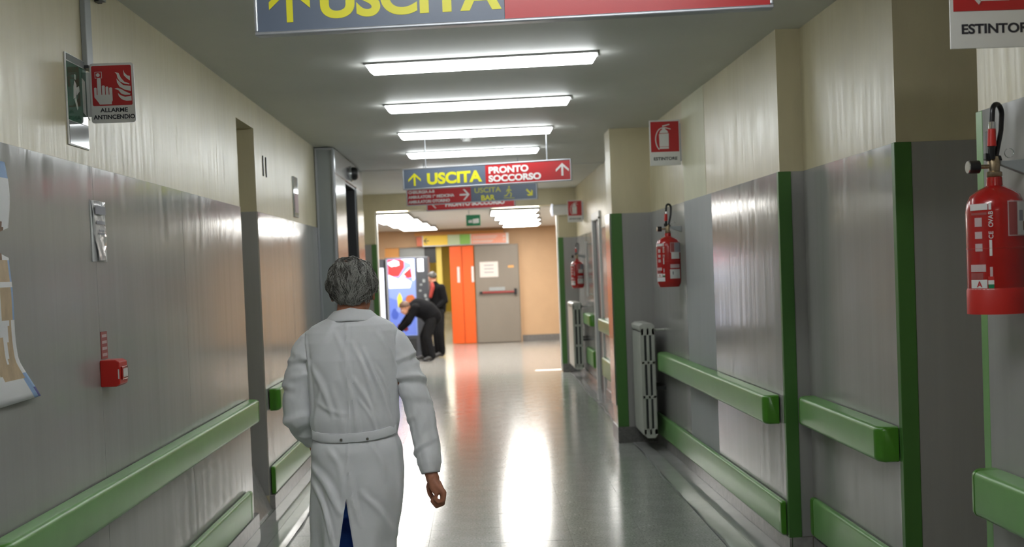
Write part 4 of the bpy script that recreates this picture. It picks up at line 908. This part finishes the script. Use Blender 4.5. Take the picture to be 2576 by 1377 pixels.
FOLDS = [(-.53, 1.49, -.548, .87, .006, .0035), (-.545, 1.30, -.501, 1.03, .011, .005), (-.455, 1.34, -.366, 1.05, .010, .008), (-.700, 1.45, -.689, 1.08, .006, .004), (-.352, 1.43, -.351, 1.20, .006, .006),
         (-.505, 1.25, -.44, 1.10, .012, .005), (-.673, 1.30, -.60, 1.12, .014, .006), (-.690, .90, -.56, .745, .016, .014), (-.362, .985, -.353, .72, .010, .008), (-.469, .80, -.382, .63, .012, .009),
         (-.41, 1.43, -.352, 1.30, .012, .007), (-.584, 1.48, -.664, 1.36, .016, .005), (-.541, 1.12, -.66, 1.17, .012, .003), (-.694, .84, -.59, .63, .012, .009), (-.533, .90, -.50, .70, .010, .007),
         (-.50, 1.38, -.44, 1.18, .010, .006), (-.42, 1.30, -.375, 1.15, .008, .007), (-.60, 1.22, -.56, 1.04, .018, .005), (-.49, 1.17, -.43, 1.04, .008, .005), (-.67, 1.04, -.64, 1.22, .010, .004),
         (-.45, .99, -.40, .86, .012, .005), (-.62, .98, -.56, .86, .014, .004), (-.57, 1.43, -.53, 1.28, .012, .004)]
def fold(x, z):
    h = 0
    for x0, z0, x1, z1, w, a in FOLDS:
        dx, dz = x1 - x0, z1 - z0; L2 = dx * dx + dz * dz; t = ((x - x0) * dx + (z - z0) * dz) / L2
        if -.15 < t < 1.15:
            tt = min(1, max(0, t)); bow = .01 * math.sin(PI * tt); nx_, nz_ = -dz / math.sqrt(L2), dx / math.sqrt(L2)
            d = (x - x0) * nx_ + (z - z0) * nz_ - bow
            tp = math.sin(PI * min(1, max(0, (t + .15) / 1.3))) ** .6
            w_ = w * .8; h += 1.5 * a * tp * (math.exp(-(d / w_) ** 2) - .45 * math.exp(-((d - 1.9 * w_) / (1.3 * w_)) ** 2))
    return .011 * math.tanh(h / .011)
NT, NZ = 220, 300
vs = []; zs = np.linspace(.44, 1.512, NZ)
for z in zs:
    cx, a, bb, cy = prof(z)
    if z > 1.44: bb *= 1
    gap = 0
    if z < .785: gap = (.785 - z)
    for k in range(NT + 1):
        t = -PI / 2 + 2 * PI * k / NT                                    # seam at the centre of the back
        c, s_ = math.cos(t), math.sin(t); e = 2.35
        x = cx + a * math.copysign(abs(c) ** (2 / e), c); y = cy + bb * math.copysign(abs(s_) ** (2 / e), s_)
        back = max(0, -s_)
        # blouse above the belt, pinch at the belt
        bl = .006 * math.exp(-((z - 1.085) / .035) ** 2) + .004 * math.exp(-((z - .965) / .03) ** 2) - .006 * math.exp(-((z - 1.02) / .02) ** 2)
        h = bl + fold(x, z) * back ** .5 + .0022 * noise.noise(Vector((x * 18, z * 7, 3))) + .004 * noise.noise(Vector((x * 7 + z * 4, z * 5, 9)))
        if z < .9: h += .010 * min(1, (.9 - z) * 3) * math.sin(t * 7 + z * 3 + 1) * (.4 + .6 * abs(c))
        n_ = Vector((c / max(a, .05), s_ / max(bb, .05), 0)).normalized()
        x += n_.x * h; y += n_.y * h
        if gap:                                                          # slit edges open, right flap swings out more
            u = k / NT; wL = max(0, 1 - (1 - u) * 9); wR = max(0, 1 - u * 9)
            x += wR * (gap * .25); x -= wL * (gap * .06)
            y -= (wR * .10 + wL * .05) * gap
            x += -.032 * (wR + wL)
        elif z < .95:
            u = k / NT; w_ = max(0, 1 - min(u, 1 - u) * 9); x += -.032 * w_ * (.95 - z) / .165
        vs.append((x, y, z))
fs = [(i * (NT + 1) + k, i * (NT + 1) + k + 1, (i + 1) * (NT + 1) + k + 1, (i + 1) * (NT + 1) + k) for i in range(NZ - 1) for k in range(NT)]
mb = MB().add(vs, fs, 0, True)
me = mb.mesh('coat', M['coat'])
bm = bmesh.new(); bm.from_mesh(me); bmesh.ops.remove_doubles(bm, verts=bm.verts, dist=.0002); bm.to_mesh(me); bm.free()
coat = bpy.data.objects.new('lab_coat', me); C.objects.link(coat); coat.parent = man; me.transform(Matrix.Translation(-man.location))
q = coat.modifiers.new('s', 'SOLIDIFY'); q.thickness = .0025; q.offset = -1

def sleeve(path, rs, name, seed, cuff, nfold=9, amp=.006, flat=None):
    P = [Vector(p) for p in path]; n = 90; m_ = 64
    cum = [0]
    for i in range(1, len(P)): cum.append(cum[-1] + (P[i] - P[i - 1]).length)
    T = cum[-1]; rings = []; rf = random.Random(seed)
    fd = [(rf.uniform(.12, .93), rf.uniform(0, 2 * PI), rf.uniform(-1.0, 1.0), rf.uniform(.010, .018), rf.uniform(.5, 1.2)) for _ in range(nfold)]
    ref = Vector((0, -1, 0))
    def pos(s_):
        s_ = min(max(s_, 0), T)
        # smooth (Catmull-Rom like) interpolation via numpy on the joints
        return Vector([float(np.interp(s_, cum, [p[i] for p in P])) for i in range(3)])
    for i in range(n):
        f = i / (n - 1); s_ = f * T
        c = sum((pos(s_ + d) for d in (-.035, -.02, 0, .02, .035)), Vector()) / 5 if .06 < f < .94 else pos(s_)
        t = (pos(s_ + .03) - pos(s_ - .03)).normalized(); a = (ref - t * ref.dot(t)).normalized(); b_ = t.cross(a)
        r = float(np.interp(s_, cum, rs)); ring = []
        for k in range(m_):
            th = 2 * PI * k / m_; h = 0
            for (fp, ph, sl, w, am) in fd:
                dth = (th - ph + PI) % (2 * PI) - PI
                d = (f - fp) * T - sl * .035 * dth; h += amp * am * math.exp(-(d / w) ** 2) * max(0, math.cos(dth * .6)) ; h -= .5 * amp * am * math.exp(-((d - 1.7 * w) / w) ** 2) * max(0, math.cos(dth * .6))
            h += .0035 * noise.noise(Vector((math.cos(th) * 2.2 + seed, math.sin(th) * 2.2, f * 7))) + .0018 * noise.noise(Vector((math.cos(th) * 5 + seed, math.sin(th) * 5, f * 18)))
            if f > cuff: h *= .5
            if abs(f - cuff) < .012: h -= .0015
            ring.append(c + a * ((r + h) * math.cos(th)) + b_ * ((r + h) * math.sin(th)))
        rings.append(ring)
    mb = MB().loft(rings, True, False); o = mb.build(name, M['coat'], coat, world=False)
    o.data.transform(Matrix.Translation(-man.location)); q = o.modifiers.new('s', 'SOLIDIFY'); q.thickness = .0022; q.offset = -1
    return o
sleeve([(-.660, 4.80, 1.405), (-.695, 4.80, 1.375), (-.735, 4.81, 1.26), (-.750, 4.82, 1.16), (-.748, 4.84, 1.085), (-.722, 4.90, 1.025), (-.712, 4.93, .99)], [.058, .064, .062, .063, .062, .052, .041], 'sleeve', 3, .94, 13, .0085)
sleeve([(-.380, 4.80, 1.405), (-.345, 4.80, 1.375), (-.310, 4.80, 1.28), (-.275, 4.79, 1.17), (-.250, 4.775, 1.07), (-.233, 4.745, .965), (-.226, 4.72, .905), (-.222, 4.712, .868)], [.056, .062, .058, .056, .055, .052, .049, .037], 'sleeve', 8, .95, 13, .0065)
# collar
rg = []
for f, (z, a, bb, dy) in enumerate(((1.485, .112, .098, .0), (1.492, .110, .098, 0), (1.510, .094, .088, .0), (1.528, .074, .074, -.002), (1.536, .066, .066, -.002), (1.536, .062, .062, -.002), (1.525, .064, .062, 0), (1.505, .078, .070, 0))):
    rg.append([(-.513 + a * math.cos(t), 4.793 + dy + bb * math.sin(t), z - .022 * max(0, math.sin(t)) - (.006 * abs(math.cos(t)) if f < 4 else .012 * abs(math.cos(t)))) for t in np.linspace(0, 2 * PI, 65)[:-1]])
o = MB().loft(rg, True, False).build('collar', M['coat'], coat, world=False); o.data.transform(Matrix.Translation(-man.location))
q = o.modifiers.new('s', 'SOLIDIFY'); q.thickness = .003
# half belt on the back with two snap buttons
vs = []; n = 60
for j, dz in enumerate((0, .004, .034, .038)):
    for k in range(n + 1):
        t = -PI + .35 + (PI - .70) * k / n; c, s_ = math.cos(t), math.sin(t)
        cx, a, bb, cy = prof(1.03); zc = 1.012 + .018 * (abs(c) ** 2) * (1.0 if c > 0 else .9) + .006 * c
        h = .0065 if j in (1, 2) else .0045
        vs.append((cx + (a + h) * math.copysign(abs(c) ** .85, c), cy + (bb + h) * math.copysign(abs(s_) ** .85, s_), zc + dz - .006 + .0006 * math.sin(k * .9)))
fs = [(j * (n + 1) + k, j * (n + 1) + k + 1, (j + 1) * (n + 1) + k + 1, (j + 1) * (n + 1) + k) for j in range(3) for k in range(n)]
o = MB().add(vs, fs, 0, True).build('half_belt', M['coat'], coat, world=False); o.data.transform(Matrix.Translation(-man.location)); q = o.modifiers.new('s', 'SOLIDIFY'); q.thickness = .004; q.offset = 1
for x in (-.566, -.463):
    o = MB().lathe([(0, -.004), (.005, -.004), (.0065, -.002), (.0065, .004)], c=(x, 1.020), ax='y', base=4.676, n=16).build('snap_button', M['chrome'], coat, world=False); o.data.transform(Matrix.Translation(-man.location))
# blue trousers and shoes
b = MB(); b.loft([ell(-.535, 4.80, z, a, bb, 40) for z, a, bb in ((1.0, .135, .085), (.92, .15, .10), (.84, .158, .108), (.76, .15, .108), (.70, .14, .10))])
limb(b, [(-.600, 4.80, .84), (-.606, 4.87, .50), (-.600, 4.79, .11)], [.082, .072, .060]); limb(b, [(-.485, 4.79, .84), (-.480, 4.77, .50), (-.463, 4.60, .13)], [.080, .070, .060])
remesh(b, 'trousers', M['blue'], man, .009, 4)
for x, y, z in ((-.60, 4.76, .0), (-.44, 4.58, .0)):
    b = MB(); b.tube([(x, y - .03, .045), (x, y + .06, .048), (x, y + .16, .035), (x, y + .235, .026)], [.043, .046, .044, .026], 16, sc=(.9, 1.05)); b.box(x - .04, x + .04, y - .06, y + .24, z, .014)
    remesh(b, 'shoe', M['shoe'], man, .007, 3)

# hair: scalp cap plus thousands of fine wavy strands
d = HD; up = Vector((0, 0, 1)); sd = d.cross(up).normalized(); upv = sd.cross(d).normalized(); hc = Vector(HC)
def hp(a, b_, u): return hc + sd * a + d * b_ + upv * u
def scalp(th, ph, r=1.0):
    """th from the crown downwards, ph 0 = back of the head"""
    x = math.sin(th) * math.sin(ph); y = -math.sin(th) * math.cos(ph); z = math.cos(th)
    lump = 1 + .10 * noise.noise(Vector((x * 3.3, y * 3.3, z * 3.3))) + .075 * math.exp(-((th - 1.75) / .40) ** 2) * abs(math.sin(ph)) - (.06 * max(0, th - 1.9))
    return hp(x * .092 * r * lump, -.010 + y * .108 * r * lump, .020 + (z * .094 if z > 0 else z * .122) * r * lump)
rings = []
for i in range(26):
    th = .02 + 2.50 * i / 25; ring = []
    for k in range(56):
        ph = 2 * PI * k / 56; fr = (1 - math.cos(ph)) / 2                # 0 back, 1 face
        tt = th * (1 - .55 * fr ** 1.6)
        ring.append(scalp(tt, ph, .955 - .10 * (i > 24)))
    rings.append(ring)
hair = MB().loft(rings, True, False).build('hair', M['haird'], man)
q = hair.modifiers.new('s', 'SOLIDIFY'); q.thickness = .004
def strands(n, rad, seed, mats, lift=(0.0, .013), name='hair_strands'):
    r_ = np.random.default_rng(seed); vs = []; fs = []; ms = []; K = 9
    for s_ in range(n):
        ph = r_.uniform(-2.35, 2.35); fr = (1 - math.cos(ph)) / 2; mx = 2.50 * (1 - .55 * fr ** 1.6)
        t0 = r_.uniform(0, mx * .86) ** 1.0; ln = r_.uniform(.35, .80) * (.8 + .4 * (t0 > .8)); l0 = r_.uniform(*lift)
        # neighbouring strands share a wave so locks form
        cell = (round(ph * 4), round(t0 * 3.5)); rc = random.Random(hash(cell) % 9999); wph = rc.uniform(0, 6.28); wam = rc.uniform(.04, .15); drift = rc.uniform(-.28, .28)
        side = .30 * math.copysign(1, ph) * (t0 < .6)
        pts = []
        for j in range(K):
            f = j / (K - 1); th = t0 + ln * f; pp = ph + drift * f + side * f + wam * math.sin(wph + f * 5.5) / max(.35, math.sin(max(th, .2)))
            rr = .962 + l0 * 6 * math.sin(PI * min(1, f * .8 + .2)) + .05 * (f ** 2) * (th > 1.5) * rc.uniform(-.6, 2.2)
            if th > mx + .06: th = mx + .06 + (th - mx - .06) * .25
            pts.append(scalp(th, pp, rr))
        base = len(vs)
        for j, p in enumerate(pts):
            t = (pts[min(j + 1, K - 1)] - pts[max(j - 1, 0)]).normalized(); nrm = (p - hc).normalized(); sdv = t.cross(nrm).normalized(); w = rad * (1 - .75 * (j / (K - 1)) ** 2)
            vs += [p + sdv * w, p - sdv * w, p + nrm * w * 1.2]
        for j in range(K - 1):
            a = base + 3 * j
            for u, v in ((0, 1), (1, 2), (2, 0)): fs.append((a + u, a + v, a + 3 + v, a + 3 + u)); ms.append(0)
        lightp = (.75 if rc.random() < .38 + .25 * (ph > .1 and t0 > .6) else .08)
        mm = 1 if r_.random() < lightp else (2 if r_.random() < .5 else 0)
        for q_ in range(3 * (K - 1)): ms[-1 - q_] = mm
    mb = MB(); mb.v = [tuple(p) for p in vs]; mb.f = fs; mb.m = ms; mb.sm = [True] * len(fs)
    me = bpy.data.meshes.new(name); me.from_pydata(mb.v, [], mb.f)
    for m in mats: me.materials.append(m)
    me.polygons.foreach_set('material_index', ms); me.polygons.foreach_set('use_smooth', mb.sm)
    me.transform(Matrix.Translation(-man.location)); o = bpy.data.objects.new(name, me); C.objects.link(o); o.parent = hair; o['kind'] = 'stuff'; return o
strands(7000, .0010, 5, [M['hair'], M['hairl'], M['haird']])

# ---- people at the vending machine
def figure(label, P, mats, loc, hd, voxel=.014, hair_m='brownhair', hr=1.0, coat_r=1.0):
    t = thing('person', label, 'person', loc)
    b = MB(); at2 = head(b, P['head'], hr, hd); limb(b, [P['head'], P['neck']], [.05, .055])
    for s_ in ('L', 'R'):
        h = Vector(P['hand' + s_]); e = Vector(P['elbow' + s_]); dr = (h - e).normalized(); limb(b, [P['sh' + s_], e, h], [.045, .036, .026]); sdv = dr.cross(Vector((0, 1, 0))).normalized()
        for k, o_ in enumerate((-.028, -.009, .010, .028)): limb(b, [h, h + dr * .055 + sdv * o_, h + dr * .090 + sdv * o_ + Vector((0, .01, -.01))], [.016, .0105, .0085], 8)
        limb(b, [h, h + dr * .03 + sdv * .04 + Vector((0, -.01, 0)), h + dr * .05 + sdv * .055], [.015, .0105, .009], 8)
        limb(b, [P['hip' + s_], P['knee' + s_], P['ank' + s_]], [.075, .055, .040])
    limb(b, [P['neck'], P['chest'], P['belly'], P['pelvis']], [.06, .10, .10, .11], 18)
    remesh(b, 'body', M['skin2'], t, .0085, 3); eyes(at2, t, hr)
    b = MB(); limb(b, [P['neck'], P['chest'], P['belly'], P['pelvis']], [.085, .150 * coat_r, .150 * coat_r, .150 * coat_r], 20, sc=(1, 1.1))
    limb(b, [P['shL'], P['shR']], [.085, .085])
    for s_ in ('L', 'R'): limb(b, [P['sh' + s_], P['elbow' + s_], Vector(P['elbow' + s_]).lerp(Vector(P['hand' + s_]), .86)], [.080, .065, .048])
    remesh(b, 'jacket', mats[0], t, voxel, 3)
    b = MB(); limb(b, [P['pelvis'], Vector(P['hipL']).lerp(Vector(P['hipR']), .5)], [.145, .13])
    for s_ in ('L', 'R'): limb(b, [P['hip' + s_], P['knee' + s_], P['ank' + s_]], [.105, .085, .070])
    remesh(b, 'trousers', mats[1], t, voxel, 3)
    for s_ in ('L', 'R'):
        a = Vector(P['ank' + s_]); f = Vector(P['toe' + s_]); b = MB(); limb(b, [(a.x, a.y, .05), a.lerp(f, .5) * 1, f], [.048, .045, .032]); b2 = remesh(b, 'shoe', M['shoe'], t, .009, 2)
    hd_ = Vector(hd).normalized(); u_ = Vector((0, 0, 1)); s2 = hd_.cross(u_).normalized(); u2 = s2.cross(hd_).normalized(); rings = []
    for i in range(16):
        th = .02 + 2.0 * i / 15; rg = []
        for k in range(32):
            ph = 2 * PI * k / 32; fr = (1 - math.cos(ph)) / 2; tt = th * (1 - .48 * fr ** 1.5)
            x = math.sin(tt) * math.sin(ph); y = -math.sin(tt) * math.cos(ph); z = math.cos(tt); l_ = 1 + .06 * noise.noise(Vector((x * 5, y * 5, z * 5)))
            rg.append(Vector(P['head']) + (s2 * x * .090 + hd_ * (-.012 + y * .108) + u2 * (.022 + z * .102)) * hr * l_)
        rings.append(rg)
    o = MB().loft(rings, True, False).build('hair', M[hair_m], t); q = o.modifiers.new('s', 'SOLIDIFY'); q.thickness = .008
    return t
f1 = figure('person in black bending down at the vending machine', dict(head=(-1.42, 22.45, 1.03), neck=(-1.30, 22.55, 1.05), chest=(-1.17, 22.6, 1.02), belly=(-1.02, 22.6, .96), pelvis=(-.92, 22.62, .84),
    shL=(-1.24, 22.75, 1.02), shR=(-1.22, 22.42, 1.02), elbowL=(-1.42, 22.85, .80), elbowR=(-1.36, 22.40, .76), handL=(-1.60, 22.95, .58), handR=(-1.58, 22.6, .56),
    hipL=(-.93, 22.72, .80), hipR=(-.93, 22.52, .80), kneeL=(-1.10, 22.78, .46), kneeR=(-1.02, 22.48, .45), ankL=(-1.08, 22.76, .09), ankR=(-.94, 22.46, .09), toeL=(-1.26, 22.70, .035), toeR=(-1.08, 22.36, .035)),
    (M['darkcloth'], M['greycloth']), (-1.0, 22.6, 0), (-.75, -.35, -.62), hr=1.0, coat_r=1.25)
b = MB(); 
f2 = figure('second person in dark clothes with red collar, behind the bending one', dict(head=(-1.00, 23.62, 1.60), neck=(-.96, 23.6, 1.45), chest=(-.92, 23.6, 1.28), belly=(-.90, 23.6, 1.08), pelvis=(-.92, 23.6, .92),
    shL=(-.95, 23.76, 1.38), shR=(-.82, 23.46, 1.38), elbowL=(-1.02, 23.78, 1.14), elbowR=(-.76, 23.44, 1.12), handL=(-1.06, 23.62, 1.0), handR=(-.92, 23.34, 1.0),
    hipL=(-.95, 23.68, .88), hipR=(-.88, 23.5, .88), kneeL=(-.95, 23.66, .48), kneeR=(-.88, 23.46, .48), ankL=(-.95, 23.7, .09), ankR=(-.86, 23.5, .09), toeL=(-1.08, 23.66, .035), toeR=(-.98, 23.40, .035)),
    (M['darkcloth'], M['greycloth']), (-.92, 23.6, 0), (-.7, 1, -.1), hair_m='haird', hr=.95)
for ch in f2.children: ch.data.transform(Matrix.Translation((.07, 0, 0)) @ Matrix.Diagonal((1, 1, .985, 1)))
b = MB(); limb(b, [(-.93, 23.46, 1.45), (-.92, 23.42, 1.38), (-.97, 23.42, 1.20)], [.035, .04, .035]); remesh(b, 'red_scarf', M['redcloth'], f2, .012, 2)
